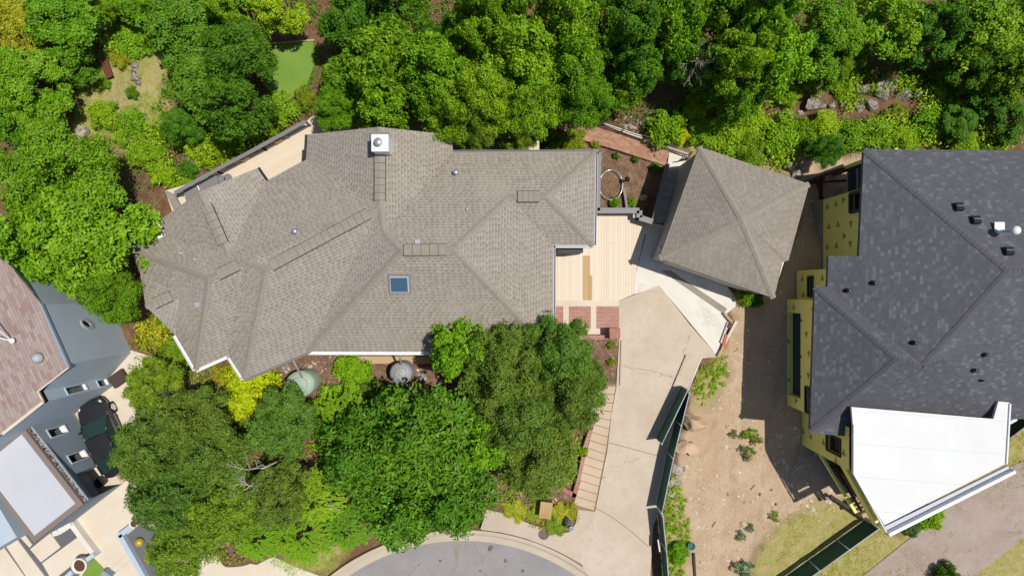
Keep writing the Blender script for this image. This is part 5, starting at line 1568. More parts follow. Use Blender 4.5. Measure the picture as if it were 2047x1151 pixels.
mb = MB(); mb.bar(P(1247, 378, -1.3), P(1254, 418, -1.2), .13, .1); tag(mb.build("timber", M['gutter'], org=P(1250, 398, -1.4)), "grey timber lying in the mulch bed below the deck railing", "timber")
mb = MB(); mb.rock(G(1285, 396, .06), (.2, .3, .15), 31, 2, .8); tag(mb.build("stone", M['tanRock'], org=G(1285, 396)), "tan stone at the edge of the dark stair shadow", "stone")
g = G(1379, 1087); mb = MB(); mb.lathe(g, [(.14, 0), (.2, .3), (.22, .3), (.22, .33), (.18, .33), (.15, .2)], 16); tag(mb.build("teal_pot", M['teal'], org=g), "teal plastic pot tipped beside the dark bush in the dirt", "pot")
mb = MB(); a, b = G(1386, 1106, .5), G(1389, 1152, .05); mb.bar(G(1386, 1104, .1), b, .12, .1); tag(mb.build("timber", M['brownwood'], org=b), "dark weathered timber lying in the dirt near the bottom edge", "timber")
for k, (x0, y0, x1, y1, lb) in enumerate(((1500, 978, 1510, 969, "short tan stick in the dirt right of the white block"), (1424, 1052, 1431, 1042, "short tan stick in the dirt beside the fence grass"), (1560, 320, 1600, 322, "thin pale log in the brush behind the garage"))):
    mb = MB(); mb.tube([G(x0, y0, .05), G(x1, y1, .05)], .04, 6); tag(mb.build("stick", M['tanwood'], org=G(x0, y0)), lb, "stick")
mb = MB(); mb.bar(P(1243, 680, .05), P(1240, 770, .05), .1, .1); tag(mb.build("bed_edging", M['walk'], org=P(1240, 720, 0)), "thin pale edging between the mulch bed and the driveway", "edging")
# ---------------------------------------------------------------- foliage
def leaf_mesh(name, pos, nrm, axis, ln, wd, colr, mat, bend=0.25):
    """many small folded leaves as one mesh; arrays per leaf"""
    n = len(pos)
    nrm = nrm / np.linalg.norm(nrm, axis=1, keepdims=True)
    axis = axis - nrm * np.sum(axis * nrm, 1, keepdims=True)
    axis = axis / (np.linalg.norm(axis, axis=1, keepdims=True) + 1e-9)
    side = np.cross(nrm, axis)
    ln, wd = ln[:, None], wd[:, None]
    v = np.empty((n, 4, 3))
    v[:, 0] = pos - axis * ln * 0.5
    v[:, 1] = pos + side * wd * 0.5 + nrm * wd * bend + axis * ln * .05
    v[:, 2] = pos + axis * ln * 0.5 - nrm * ln * 0.15
    v[:, 3] = pos - side * wd * 0.5 + nrm * wd * bend + axis * ln * .05
    me = bpy.data.meshes.new(name)
    me.vertices.add(n * 4)
    me.vertices.foreach_set("co", v.reshape(-1))
    me.loops.add(n * 4)
    me.loops.foreach_set("vertex_index", np.arange(n * 4, dtype=np.int32))
    me.polygons.add(n)
    me.polygons.foreach_set("loop_start", np.arange(0, n * 4, 4, dtype=np.int32))
    me.polygons.foreach_set("loop_total", np.full(n, 4, dtype=np.int32))
    me.update(calc_edges=True)
    c = np.ones((n, 4)); c[:, :3] = colr
    ca = me.color_attributes.new("leaf", 'FLOAT_COLOR', 'POINT')
    ca.data.foreach_set("color", np.repeat(c, 4, axis=0).reshape(-1))
    me.materials.append(M[mat])
    return me

def unit(g, n, zb=0.0):
    v = g.normal(size=(n, 3)); v[:, 2] += zb
    return v / np.linalg.norm(v, axis=1, keepdims=True)

def crown_proto(seed, R=3.0, zlo=2.4, zhi=6.6, nl=30, dens=1.0, lv=15, L=0.215, wr=0.5, clump=0.115, lob=(0.17, 0.29), mat='leaf', up=0.8, trunk=True, fill=.40):
    """a crown of lobes; each lobe is covered with separate leaf rosettes, with darker leaves deeper inside"""
    g = np.random.default_rng(seed)
    lobes = []
    for i in range(nl):
        r = R * 0.80 * math.sqrt((i + .5) / nl)
        a = i * 2.39996 + g.uniform(-.6, .6)
        f = (r / R) ** 1.7
        z = zlo + (zhi - zlo) * ((1 - 0.80 * f) * g.uniform(.55, 1.0))
        lobes.append((r * math.cos(a), r * math.sin(a), z, R * g.uniform(*lob)))
    P_, N_, A_, C_ = [], [], [], []
    def rosette(cp, d, m, sig, cc, lob_c):
        off = g.normal(size=(m, 3)) * sig * np.array([1, 1, .5])
        off = off - d * np.sum(off * d, 1, keepdims=True) * .6
        tilt = g.normal(size=3) * .42
        nn = d * .40 + np.array([0, 0, up]) + tilt + g.normal(size=(m, 3)) * .34 + off / (sig + 1e-6) * .14
        ax = off + g.normal(size=(m, 3)) * sig * .5
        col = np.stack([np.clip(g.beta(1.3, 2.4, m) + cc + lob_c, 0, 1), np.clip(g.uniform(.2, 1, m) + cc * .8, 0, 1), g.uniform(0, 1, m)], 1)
        P_.append(cp + off + ax * .25); N_.append(nn); A_.append(ax); C_.append(col)
    k0 = clump / .115
    for lx, ly, lz, lr in lobes:
        lobc = g.uniform(-.15, .15)
        n1 = max(6, int(dens * 50 * (lr / .7) ** 2 / k0 ** 2))
        d = unit(g, n1, .75)
        rr = lr * g.uniform(.66, 1.10, (n1, 1)) + lr * .38 * (g.random((n1, 1)) > .86) * g.random((n1, 1))
        for k in range(n1):
            cp = np.array([lx, ly, lz]) + d[k] * rr[k] * np.array([1, 1, .85])
            rosette(cp, d[k], max(5, int(lv * g.uniform(.6, 1.4))), clump * g.uniform(.75, 1.25), g.uniform(-.35, .35), lobc)
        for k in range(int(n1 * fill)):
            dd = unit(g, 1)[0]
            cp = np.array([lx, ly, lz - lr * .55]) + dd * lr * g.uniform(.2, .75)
            rosette(cp, dd, lv, clump * 1.9, g.uniform(-.3, .1), lobc)  # inner leaves toned darker: shade of the crown's depth put into colour
    pos = np.concatenate(P_); n = len(pos)
    ln = L * g.uniform(.65, 1.3, n)
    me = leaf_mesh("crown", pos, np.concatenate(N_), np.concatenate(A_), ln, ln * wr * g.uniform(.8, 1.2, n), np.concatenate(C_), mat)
    tb = MB()
    if trunk:
        rg = random.Random(seed)
        fork = Vector((rg.uniform(-.2, .2), rg.uniform(-.2, .2), zlo * .62))
        tb.tube([(0, 0, -.6), (.03, 0, 0.15), tuple(fork * .6 + Vector((.08, -.05, 0))), tuple(fork)], [.26, .19, .16, .145], 8)
        for lx, ly, lz, lr in lobes[::2] + lobes[1::4]:
            e = Vector((lx, ly, lz))
            m1 = fork.lerp(e, .4) + Vector((rg.uniform(-.25, .25), rg.uniform(-.25, .25), rg.uniform(0, .35)))
            m2 = fork.lerp(e, .75) + Vector((rg.uniform(-.2, .2), rg.uniform(-.2, .2), rg.uniform(-.05, .25)))
            tb.tube([fork, m1, m2, e], [.085, .06, .04, .018], 5)
            for q in range(4):
                dv = Vector((rg.gauss(0, 1), rg.gauss(0, 1), rg.gauss(.4, .6))).normalized()
                s0 = m2.lerp(e, rg.random())
                tb.tube([s0, s0 + dv * lr * .6 + Vector((rg.uniform(-.1, .1), rg.uniform(-.1, .1), 0)), s0 + dv * lr * 1.12], [.026, .018, .010], 4)
        o = tb.build("trunk_proto", M['bark'])
        tm = o.data
        bpy.data.objects.remove(o)
    else:
        rg = random.Random(seed)
        for q in range(9):
            a_ = rg.uniform(0, 6.28); r_ = R * rg.uniform(.2, .7)
            tb.tube([(0, 0, -.1), (r_ * .4 * math.cos(a_), r_ * .4 * math.sin(a_), zhi * .4), (r_ * math.cos(a_), r_ * math.sin(a_), zhi * .75)], [.03, .02, .008], 4)
        o = tb.build("stem_proto", M['bark'])
        tm = o.data
        bpy.data.objects.remove(o)
    return me, tm

def frond_proto(seed, R=3.0, zlo=2.2, zhi=5.0, nf=330, mat='leaf2', lf=14, flen=.75, L=.17, trunk=True):
    """crown of feathery fronds"""
    g = np.random.default_rng(seed)
    P_, N_, A_, C_ = [], [], [], []
    for i in range(nf):
        r = R * .85 * math.sqrt(g.random()); a = g.uniform(0, 6.283)
        z = zlo + (zhi - zlo) * (1 - .8 * (r / R) ** 1.8) * g.uniform(.75, 1.02)
        b = np.array([r * math.cos(a), r * math.sin(a), z])
        da = a + g.normal() * .8
        fd = np.array([math.cos(da), math.sin(da), g.uniform(-.25, .25)])
        sd_ = np.array([-math.sin(da), math.cos(da), 0])
        tt = np.repeat(np.linspace(.1, 1, lf), 2); sg = np.tile([1, -1], lf)
        fl = flen * g.uniform(.7, 1.25)
        p = b + fd * (tt * fl)[:, None] + np.array([0, 0, -.30]) * (tt ** 2 * fl)[:, None] + sd_ * (sg * L * .38)[:, None]
        nn = np.array([0, 0, 1.]) + g.normal(size=(2 * lf, 3)) * .25
        ax = sd_ * sg[:, None] + fd * .6
        cc = g.uniform(-.25, .25)
        col = np.stack([np.clip(g.beta(1.5, 2, 2 * lf) + cc, 0, 1), np.clip(g.uniform(.4, 1, 2 * lf) + cc * .5, 0, 1), g.uniform(0, .98, 2 * lf)], 1)
        P_.append(p); N_.append(nn); A_.append(ax); C_.append(col)
    pos = np.concatenate(P_); n = len(pos)
    ln = L * g.uniform(.8, 1.2, n)
    me = leaf_mesh("crown", pos, np.concatenate(N_), np.concatenate(A_), ln, ln * .38, np.concatenate(C_), mat)
    tb = MB(); rg = random.Random(seed)
    for q in range(7):
        a_ = rg.uniform(0, 6.28); r_ = R * rg.uniform(.2, .7)
        tb.tube([(0, 0, -.4), (.1 * math.cos(a_), .1 * math.sin(a_), zlo * .5), (r_ * math.cos(a_), r_ * math.sin(a_), zhi * .78)], [.09, .06, .02], 6)
    o = tb.build("trunk_proto", M['bark']); tm = o.data; bpy.data.objects.remove(o)
    return me, tm

PR = {
    'oakA': crown_proto(1, dens=.80, fill=.3, zlo=1.6, nl=34, lob=(.15, .28)), 'oakB': crown_proto(2, nl=40, dens=.85, fill=.3, L=.175, clump=.10, lob=(.12, .25), zlo=1.8),
    'oakC': crown_proto(3, zhi=7.2, nl=28, dens=.8, fill=.35, zlo=1.6, L=.25, clump=.13, lob=(.18, .31)), 'oakD': crown_proto(8, nl=28, dens=.66, fill=.25, zlo=1.4, lob=(.14, .30)),
    'oakE': crown_proto(12, nl=46, dens=.8, fill=.3, zlo=1.5, L=.16, wr=.6, clump=.09, lob=(.10, .22)),
    'fineA': crown_proto(4, nl=42, lv=17, L=.13, clump=.095, lob=(.11, .24)), 'fineB': crown_proto(5, nl=36, lv=17, L=.135, clump=.10, lob=(.13, .26), dens=.85),
    'bigA': crown_proto(6, nl=34, lv=11, L=.27, wr=.40, clump=.15, up=.65, lob=(.14, .27), dens=.85, fill=.3, zlo=1.6),
    'frondA': frond_proto(7), 'frondB': frond_proto(9, 3.0, .3, 2.0, 260, flen=.62, L=.15),
    'bushA': crown_proto(21, 1.2, .05, 1.05, 16, 1.2, 13, .13, .5, .085, (.20, .34), 'leaf2', .8, False),
    'bushB': crown_proto(22, 1.2, .02, 0.8, 16, 1.2, 13, .10, .55, .075, (.20, .34), 'leaf2', .8, False),
    'weed': crown_proto(24, 1.2, .0, .8, 13, 1.0, 8, .17, .55, .10, (.12, .24), 'leaf2', .9, False, .05),
    'bushC': crown_proto(23, 1.2, .1, 1.25, 14, 1.1, 10, .18, .45, .11, (.22, .36), 'leaf2', .7, False),
}
R0 = {k: (1.25 if k.startswith(('bush', 'weed')) else 3.35) for k in PR}
TOP = {'oakA': 6.6, 'oakB': 6.6, 'oakC': 7.2, 'oakD': 6.6, 'oakE': 6.6, 'fineA': 6.5, 'fineB': 6.6, 'bigA': 6.6, 'frondA': 5.0, 'frondB': 2.0, 'bushA': 1.3, 'bushB': 1.0, 'weed': .9, 'bushC': 1.6}
TONE = {'mid': (.235, .455, .014), 'deep': (.140, .320, .016), 'bright': (.310, .530, .016), 'olive': (.335, .440, .026), 'yellow': (.84, .82, .012),
        'lime': (.410, .620, .018), 'grey': (.28, .38, .10), 'oldgold': (.50, .53, .03), 'blue': (.26, .40, .20), 'dull': (.195, .315, .034)}
def plant(kind, px, py, r, h, tone, proto, label, cat='tree', group=None, squash=1.0):
    me_, tm_ = PR[proto]
    zc = h * .62
    g0 = G(px, py)
    c = P(px, py, zc + g0.z)
    gz = tz(c.x, c.y)
    rt = thing(kind, label, cat, (c.x, c.y, gz), group)
    s = r / (S * H / (H - zc - gz)) / R0[proto]
    rt.scale = (s, s * squash, h / TOP[proto])
    rt.rotation_euler.z = rnd.uniform(0, 6.28)
    k = rnd.uniform(.86, 1.12)
    tc = TONE[tone]
    j = rnd.uniform(-.16, .14)
    for nm, m_ in (("crown" if cat == 'tree' else "foliage", me_), ("trunk" if cat == 'tree' else "stem", tm_)):
        o = bpy.data.objects.new(nm, m_); COL.objects.link(o); o.parent = rt
        if nm in ("crown", "foliage"):
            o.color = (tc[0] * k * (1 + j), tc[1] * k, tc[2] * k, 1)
    return rt
def tree(px, py, r, h, tone, proto, label, squash=1.0):
    if py < 300 and px > 1600: r, h = r * 1.03, h * .72      # lower trees round the rock row
    elif py < 300 and px > 420: r, h = r * 1.05, h * 1.15    # the woodland trees stand tall
    elif px < 240 and 300 < py < 640: r = r * 1.12
    elif px < 420 and py < 300: h = h * .62                  # lower trees round the hillside clearing
    elif py > 640 and not proto.startswith('frond'): r = r * 1.12
    return plant('tree', px, py, r, h, tone, proto, label, 'tree', None, squash)
def shrub(px, py, r, h, tone, proto, label, squash=1.0):
    return plant('shrub', px, py, r, h, tone, proto, label, 'shrub', None, squash)

for a in [
    # upper left hillside
    (30, 70, 85, 7.5, 'oldgold', 'fineB', "yellowish olive tree in the top left corner"),
    (125, 45, 90, 7.5, 'mid', 'oakA', "green tree at the top edge right of the yellowish corner tree"),
    (60, 165, 95, 7.5, 'mid', 'oakB', "green tree at the left edge below the yellowish corner tree"),
    (130, 122, 55, 6.0, 'mid', 'oakD', "dark gapped tree left of the rusty metal sheet"),
    (70, 222, 58, 6.0, 'mid', 'oakA', "green tree directly above the large left side tree"),
    (15, 238, 60, 6.5, 'mid', 'oakD', "small green tree cut by the left edge above the large tree"),
    (215, 8, 44, 6.0, 'mid', 'oakE', "dark green tree at the top edge above the grey hillside stones"),
    (268, 6, 44, 6.0, 'bright', 'oakC', "bright green tree at the top edge right of the hillside stones"),
    (375, 55, 100, 7.5, 'deep', 'oakA', "deep green tree at the top edge left of the small lawn"),
    (484, 118, 86, 5.5, 'deep', 'oakB', "deep green oak touching the left side of the small lawn"),
    (415, 165, 86, 7.5, 'deep', 'oakC', "large deep green oak between hillside clearing and small lawn"),
    (470, 215, 72, 6.5, 'deep', 'oakD', "deep green oak left of the rear deck's upper end"),
    (365, 255, 50, 5.5, 'deep', 'fineA', "dense dark tree below the large oak beside the clearing"),
    (560, 22, 70, 4.5, 'lime', 'oakB', "bright yellow green tree at the top edge above the small lawn"),
    (470, 15, 60, 6.0, 'bright', 'oakE', "bright green tree at the top edge left of the yellow green one"),
    # above the house
    (700, 55, 74, 6.0, 'deep', 'oakB', "dark green tree at the top edge right of the small lawn"),
    (700, 160, 72, 5.0, 'mid', 'oakA', "green tree along the right edge of the small lawn"),
    (765, 125, 95, 8.0, 'mid', 'oakC', "tall green tree above the chimney at mid forest"),
    (672, 215, 54, 5.0, 'mid', 'fineB', "leaning green tree shading the rear deck's upper corner"),
    (760, 205, 78, 6.8, 'mid', 'oakD', "green tree directly above the white chimney"),
    (795, 28, 72, 7.5, 'deep', 'oakD', "dark tree at the top edge above the chimney"),
    (865, 150, 92, 8.0, 'mid', 'oakA', "green tree up and right of the chimney"),
    (900, 222, 78, 6.8, 'bright', 'fineB', "light green tree overhanging the roof right of the chimney"),
    (958, 205, 88, 7.6, 'bright', 'fineA', "fine leaved tree overhanging the house's upper eave"),
    (955, 262, 54, 6.2, 'olive', 'fineB', "low olive tree throwing leafy shade on the upper roof slope"),
    (955, 55, 80, 8.0, 'mid', 'oakE', "green tree at the top edge right of the dark gap"),
    (1045, 115, 95, 8.0, 'bright', 'oakA', "bright green tree up from the small side deck"),
    (1050, 210, 82, 7.0, 'bright', 'fineB', "light olive green tree above the small side deck"),
    (1035, 268, 48, 5.0, 'olive', 'fineA', "small olive tree beside the house's upper eave post"),
    (1130, 45, 88, 8.0, 'mid', 'oakD', "green tree at the top edge in the middle of the forest"),
    (1140, 150, 85, 7.5, 'mid', 'oakB', "green tree above the start of the paved path"),
    (1168, 752, 46, 4.5, 'dull', 'fineB', "low dull green tree end hanging over the mulch bed by the brick wall"),
    (1165, 205, 72, 6.5, 'mid', 'fineB', "green tree shading the left end of the paved path"),
    (900, 85, 66, 5.0, 'deep', 'oakB', "low dark tree added to darken the deep gap of the forest above the house"), (1015, 8, 60, 7.0, 'mid', 'oakE', "green tree at the top edge behind the few bare twigs"), (745, 0, 44, 5.5, 'deep', 'oakD', "dark tree around the small bare branches at the top edge"),  # the first tree is added to keep the shaded forest gap dark
    (1200, 110, 60, 5.5, 'deep', 'oakD', "dark low tree in the gap left of the dark small tree"), (1195, 20, 55, 6.0, 'deep', 'oakB', "dark tree at the top edge left of the dark gapped tree"),
    # upper right forest
    (1410, 130, 66, 5.0, 'deep', 'oakD', "low dark tree under the bare branches"), (1345, 120, 52, 4.5, 'deep', 'oakB', "low dark tree left below the bare branches"), (1430, 5, 70, 7.0, 'mid', 'oakC', "green tree at the top edge behind the bare branches"), (1712, 98, 42, 5.0, 'deep', 'oakA', "low dark tree left behind the largest woodland rock"), (1892, 95, 46, 5.0, 'deep', 'oakD', "dark low tree in the gap right of the rock row"), (1985, 175, 60, 5.0, 'deep', 'oakE', "dark low tree in deep shade near the right edge"),
    (1255, 60, 80, 7.5, 'deep', 'oakB', "dark gapped tree left of the bare branched tree"),
    (1270, 135, 62, 6.5, 'deep', 'oakA', "dark small tree above the reddish bare ground"),
    (1252, 180, 46, 5.0, 'mid', 'oakD', "small green tree above the path's pale stones"),
    (1345, 45, 70, 7.5, 'mid', 'oakC', "green tree just left of the bare branches"),
    (1475, 120, 72, 7.0, 'bright', 'oakB', "bright green tree right of the bare branched tree"),
    (1530, 40, 80, 8.0, 'mid', 'oakE', "green tree at the top edge right of the bare branches"),
    (1475, 205, 55, 5.0, 'mid', 'oakD', "green tree below the bright one right of the bare branches"),
    (1550, 125, 78, 7.0, 'bright', 'oakC', "broad bright green tree above the left end of the rock row"),
    (1650, 75, 90, 8.0, 'mid', 'oakB', "green tree at mid right above the rock row"),
    (1660, 138, 44, 5.0, 'mid', 'oakA', "green tree left above the largest woodland rock"),
    (1765, 50, 92, 8.0, 'mid', 'oakD', "green tree at the top edge above the largest woodland rock"),
    (1800, 90, 46, 5.5, 'deep', 'oakB', "dark tree right behind the largest woodland rock"),
    (1860, 65, 78, 8.0, 'deep', 'oakE', "dark shaded tree at the top edge near the right corner"),
    (1965, 50, 88, 8.0, 'bright', 'oakC', "bright green tree near the top right corner"),
    (1955, 135, 60, 5.5, 'deep', 'oakB', "dark green tree right of the rock row's shaded end"),
    (2035, 140, 70, 7.5, 'mid', 'oakA', "green tree cut by the right edge below the corner"),
    (2055, 30, 60, 8.0, 'mid', 'oakD', "green tree in the very top right corner"),
    (2020, 240, 52, 3.5, 'deep', 'oakD', "dark tree above the grey roof at the right edge"),
    (1648, 302, 42, 3.2, 'deep', 'fineB', "dark low tree between the garage and the grey roof"),
    (1915, 248, 44, 3.0, 'deep', 'oakB', "dark low tree in shade above the middle of the grey roof"),
    # left
    (122, 372, 130, 8.0, 'mid', 'fineB', "big bright green tree left of the house, upper crown"),
    (185, 480, 136, 8.5, 'mid', 'oakB', "big bright green tree left of the house overhanging both roofs"),
    (85, 480, 108, 8.0, 'mid', 'oakD', "big bright tree at the left edge above the red shingle roof"),
    (235, 590, 62, 6.5, 'mid', 'fineB', "small green tree between the blue grey house and brown roof"),
    # front of the house
    (312, 768, 60, 5.0, 'olive', 'fineA', "olive tree right of the parked car's bonnet"),
    (400, 845, 78, 5.5, 'dull', 'fineB', "dark olive tree left of the yellow bush"),
    (310, 888, 86, 6.0, 'dull', 'fineA', "dark olive tree overhanging the parked car"),
    (425, 905, 82, 6.0, 'dull', 'fineB', "dark olive tree above the pale bare trunk"),
    (565, 845, 78, 5.5, 'dull', 'fineA', "dark olive tree below the green rain tank"),
    (345, 985, 82, 5.8, 'dull', 'fineB', "dark olive tree above the neighbour's gold ball planter"),
    (450, 1020, 78, 5.2, 'olive', 'fineA', "olive tree left of the thin bare pole"),
    (560, 985, 72, 5.0, 'dull', 'fineB', "dark green tree right of the pale bare trunk"),
    (370, 1090, 72, 4.5, 'olive', 'fineB', "olive tree at the bottom edge beside the gold ball planter"),
    (735, 905, 105, 7.0, 'deep', 'bigA', "large leaved green tree left half of the front clump"),
    (850, 880, 125, 7.5, 'deep', 'bigA', "large leaved deep green tree in the middle of the front clump"),
    (800, 1005, 98, 6.0, 'deep', 'bigA', "large leaved tree overhanging the kerb of the street"),
    (905, 985, 92, 6.0, 'deep', 'bigA', "large leaved tree hanging over the grey street"),
    (918, 695, 74, 7.0, 'mid', 'oakD', "green leafy tree overhanging the long white gutter"),
    (1005, 735, 98, 7.2, 'dull', 'fineB', "dull green tree overhanging the brown roof's lower edge"),
    (1112, 705, 84, 6.5, 'dull', 'fineA', "dull green tree reaching over the brick pads"),
    (1035, 830, 92, 6.5, 'dull', 'fineA', "dull green tree between front clump and tan steps"),
    (1135, 790, 86, 6.0, 'dull', 'fineB', "dull green tree leaning over the upper tan steps"),
    (1072, 918, 88, 5.5, 'dull', 'fineB', "dull green tree above the utility box"),
    (960, 880, 72, 6.0, 'mid', 'oakD', "green tree filling the middle behind the front clump"),
]:
    tree(*a)
for a in [
    (700, 742, 40, 1.6, 'lime', 'bushA', "bright lime bush under the long white gutter"), (492, 790, 66, 2.3, 'yellow', 'bushA', "bright yellow bush in front of the brown house"),
    (655, 815, 46, 1.5, 'lime', 'bushA', "lime green bush below the right side of the green rain tank"), (690, 800, 40, 1.3, 'bright', 'bushC', "leafy green bush between the two rain tanks"), (770, 815, 44, 1.4, 'mid', 'bushC', "leafy green bush below the grey rain tank"),
    (735, 775, 26, .9, 'dull', 'bushB', "small dull bush left of the grey rain tank"),
    (298, 668, 40, 2.0, 'oldgold', 'bushC', "yellowish bush between blue grey house and brown gable"), (345, 705, 36, 1.8, 'olive', 'bushA', "olive bush below the brown gable corner"), (335, 640, 30, 1.6, 'mid', 'bushA', "green bush tucked against the brown gable's lower eave"), (440, 748, 24, .9, 'oldgold', 'bushB', "yellow green plant in the notch of the brown eave"),
    (200, 228, 34, 1.3, 'bright', 'bushA', "round bright bush at the bottom of the hillside clearing"), (205, 165, 14, .7, 'bright', 'bushB', "small bush beside the rusty metal sheet"), (262, 184, 14, .6, 'mid', 'bushB', "small bush in the middle of the hillside clearing"), (252, 80, 36, 1.1, 'bright', 'bushC', "leafy bush below the grey hillside stones"), (298, 78, 32, 1.1, 'bright', 'bushA', "bright bush left of the deep green top tree"), (232, 55, 26, .9, 'lime', 'bushB', "lime bush between the two grey hillside stones"), (240, 112, 26, .7, 'oldgold', 'bushB', "yellowish bush above the layered rock pile"),
    (262, 245, 30, 1.2, 'bright', 'bushC', "green bush right of the flat hillside stone"), (285, 305, 40, 1.5, 'bright', 'bushA', "bright bush right of the big left tree's top"), (318, 342, 30, 1.0, 'lime', 'bushB', "lime bush below the broad flat stone"), (372, 337, 20, 1.0, 'deep', 'bushA', "dark round bush beside the small square stone"), (240, 275, 18, .7, 'lime', 'bushB', "small lime bush between the hillside stones"),
    (425, 290, 46, 1.7, 'lime', 'bushC', "large lime bush above the rear deck railing"), (460, 265, 40, 1.8, 'lime', 'bushA', "lime bush under the deep green oak by the railing"), (395, 300, 30, 1.2, 'lime', 'bushA', "lime bush right of the broad flat stone"), (510, 262, 30, 1.2, 'lime', 'bushC', "lime bush touching the upper rear deck railing"), (360, 372, 24, .8, 'lime', 'bushB', "low lime bush outside the rear deck's lower railing"), (555, 215, 40, 1.2, 'bright', 'bushC', "green bush at the bottom of the small lawn"), (545, 245, 26, 1.0, 'lime', 'bushA', "lime bush left of the rear deck's upper corner"), (605, 195, 26, 1.0, 'olive', 'bushB', "olive bush at the lower right corner of the small lawn"),
    (1335, 252, 42, 2.0, 'lime', 'bushC', "bright lime bush leaning over the black iron railing"), (1362, 268, 22, 1.0, 'yellow', 'bushB', "small yellow bush at the iron railing's right end"),
    (1395, 215, 30, 1.3, 'lime', 'bushA', "lime bush right of the leaning bush in the brush"), (1410, 262, 38, 1.5, 'bright', 'bushA', "bright bush above the garage roof's top corner"), (1455, 275, 40, 1.5, 'bright', 'bushC', "bright leafy bush above the garage roof edge"), (1500, 235, 44, 1.6, 'lime', 'bushA', "lime bush in the middle of the brush above the garage"), (1505, 300, 40, 1.4, 'bright', 'bushB', "low bright bush just above the middle of the garage roof"), (1560, 270, 44, 1.6, 'bright', 'bushC', "green bush between garage and rock row"), (1580, 188, 28, 1.1, 'lime', 'bushA', "lime bush above the broad slab boulder"), (1655, 250, 36, 1.2, 'lime', 'bushA', "lime bush below the broad slab boulder"), (1620, 262, 34, 1.3, 'bright', 'bushB', "bright bush left below the broad slab boulder"), (1705, 268, 36, 1.3, 'mid', 'bushC', "green bush above the grey roof's top left corner"), (1690, 182, 24, .9, 'bright', 'bushC', "leafy bush left of the largest woodland rock"),
    (1760, 265, 38, 1.2, 'bright', 'bushC', "bright bush above the grey roof's left part"), (1795, 228, 26, .7, 'olive', 'bushB', "olive bush below the pointed grey boulder"), (1815, 280, 34, 1.3, 'lime', 'bushA', "lime bush at the grey roof's top edge"), (1885, 175, 34, 1.1, 'lime', 'bushC', "lime bush right of the shaded boulders"), (1870, 245, 36, 1.4, 'bright', 'bushC', "bright bush in front of the dark low tree"), (1930, 285, 34, 1.2, 'bright', 'bushA', "bright bush along the grey roof edge near the right"), (1990, 295, 30, 1.0, 'mid', 'bushB', "green bush along the grey roof edge at far right"), (1830, 165, 22, .8, 'mid', 'bushB', "small bush behind the pointed grey boulder"),
    (1145, 280, 30, 1.1, 'olive', 'bushB', "olive bush between the house eave and paved path"), (1108, 285, 26, 1.1, 'mid', 'bushB', "green bush right of the small side deck"), (1232, 311, 8, .4, 'deep', 'bushB', "tiny dark plant at the top of the mulch bed"), (1271, 318, 8, .4, 'deep', 'bushB', "tiny dark plant in the mulch bed along the path"), (1311, 334, 12, .6, 'mid', 'bushA', "small green plant at the foot of the grey stairs"), (1230, 405, 12, .7, 'mid', 'bushA', "small leafy plant inside the mulch bed below the hoop"), (1264, 403, 11, .6, 'bright', 'bushA', "small leafy plant beside the grey timber in the bed"), (1190, 290, 12, .5, 'oldgold', 'bushB', "small yellowish plant at the brown roof's upper right corner"),
    (1503, 868, 17, .5, 'bright', 'weed', "upper right weed of the cluster in the dirt lot"), (1514, 880, 14, .5, 'grey', 'weed', "right hand weed of the cluster in the dirt lot"), (1496, 905, 20, .6, 'grey', 'weed', "largest weed at the bottom of the dirt lot cluster"), (1488, 872, 10, .4, 'mid', 'weed', "small middle weed of the dirt lot cluster"), (1468, 868, 11, .4, 'grey', 'weed', "leftmost weed of the dirt lot cluster"), (1483, 1072, 13, .4, 'blue', 'weed', "blue green weed below the smooth tan rock"), (1501, 1056, 11, .4, 'blue', 'weed', "blue green weed right of the smooth tan rock"), (1490, 1140, 26, .8, 'blue', 'weed', "grey green weed at the bottom edge of the dirt lot"), (1550, 1034, 13, .4, 'olive', 'weed', "small olive weed below the house shadow"),
    (1357, 1108, 24, .9, 'mid', 'bushA', "dark green bush behind the fence in the dirt lot"), (1495, 590, 24, 1.0, 'mid', 'bushC', "dark green bush in the shade below the garage corner"), (1512, 600, 18, .9, 'deep', 'bushB', "dark shaded weed right of the garage pad"),
    (1866, 1036, 30, 1.3, 'lime', 'bushA', "yellow green bush below the white roof's gutter"), (1826, 1054, 22, 1.0, 'grey', 'bushB', "grey green bush left of the yellow green one by the white roof"), (1903, 1158, 30, 1.4, 'deep', 'bushB', "dark bush at the bottom edge on the pinkish driveway"),
    (1086, 1012, 24, .35, 'oldgold', 'bushB', "yellow green ground plant around the utility box"), (1030, 1022, 26, .35, 'oldgold', 'bushB', "yellow green ground plant left of the utility box"), (1122, 1030, 26, .35, 'oldgold', 'bushB', "yellow green ground plant around the grey utility pillar"), (1110, 1050, 24, .35, 'olive', 'bushB', "yellow green ground plant beside the manhole cover"), (1140, 1020, 16, .35, 'oldgold', 'bushB', "yellow green ground plant at the foot of the tan steps"), (1068, 1030, 18, .3, 'oldgold', 'bushB', "yellow green ground plant at the utility box's left foot"), (1166, 902, 12, .5, 'lime', 'bushB', "small lime plant above the thin brick wall"),
    (1222, 724, 9, .4, 'lime', 'bushB', "tiny spiky plant in the mulch beside the driveway"), (1222, 690, 9, .3, 'olive', 'bushB', "tiny olive plant below the brick pillar"), (616, 692, 7, .3, 'bright', 'bushB', "tiny weed growing at the corner of the long white gutter"), (266, 1046, 8, .3, 'grey', 'bushB', "tuft of leaves in the small pale pot"),
    (60, 1010, 2, .1, 'mid', 'bushB', ""),
]:
    if a[6]: shrub(*a)
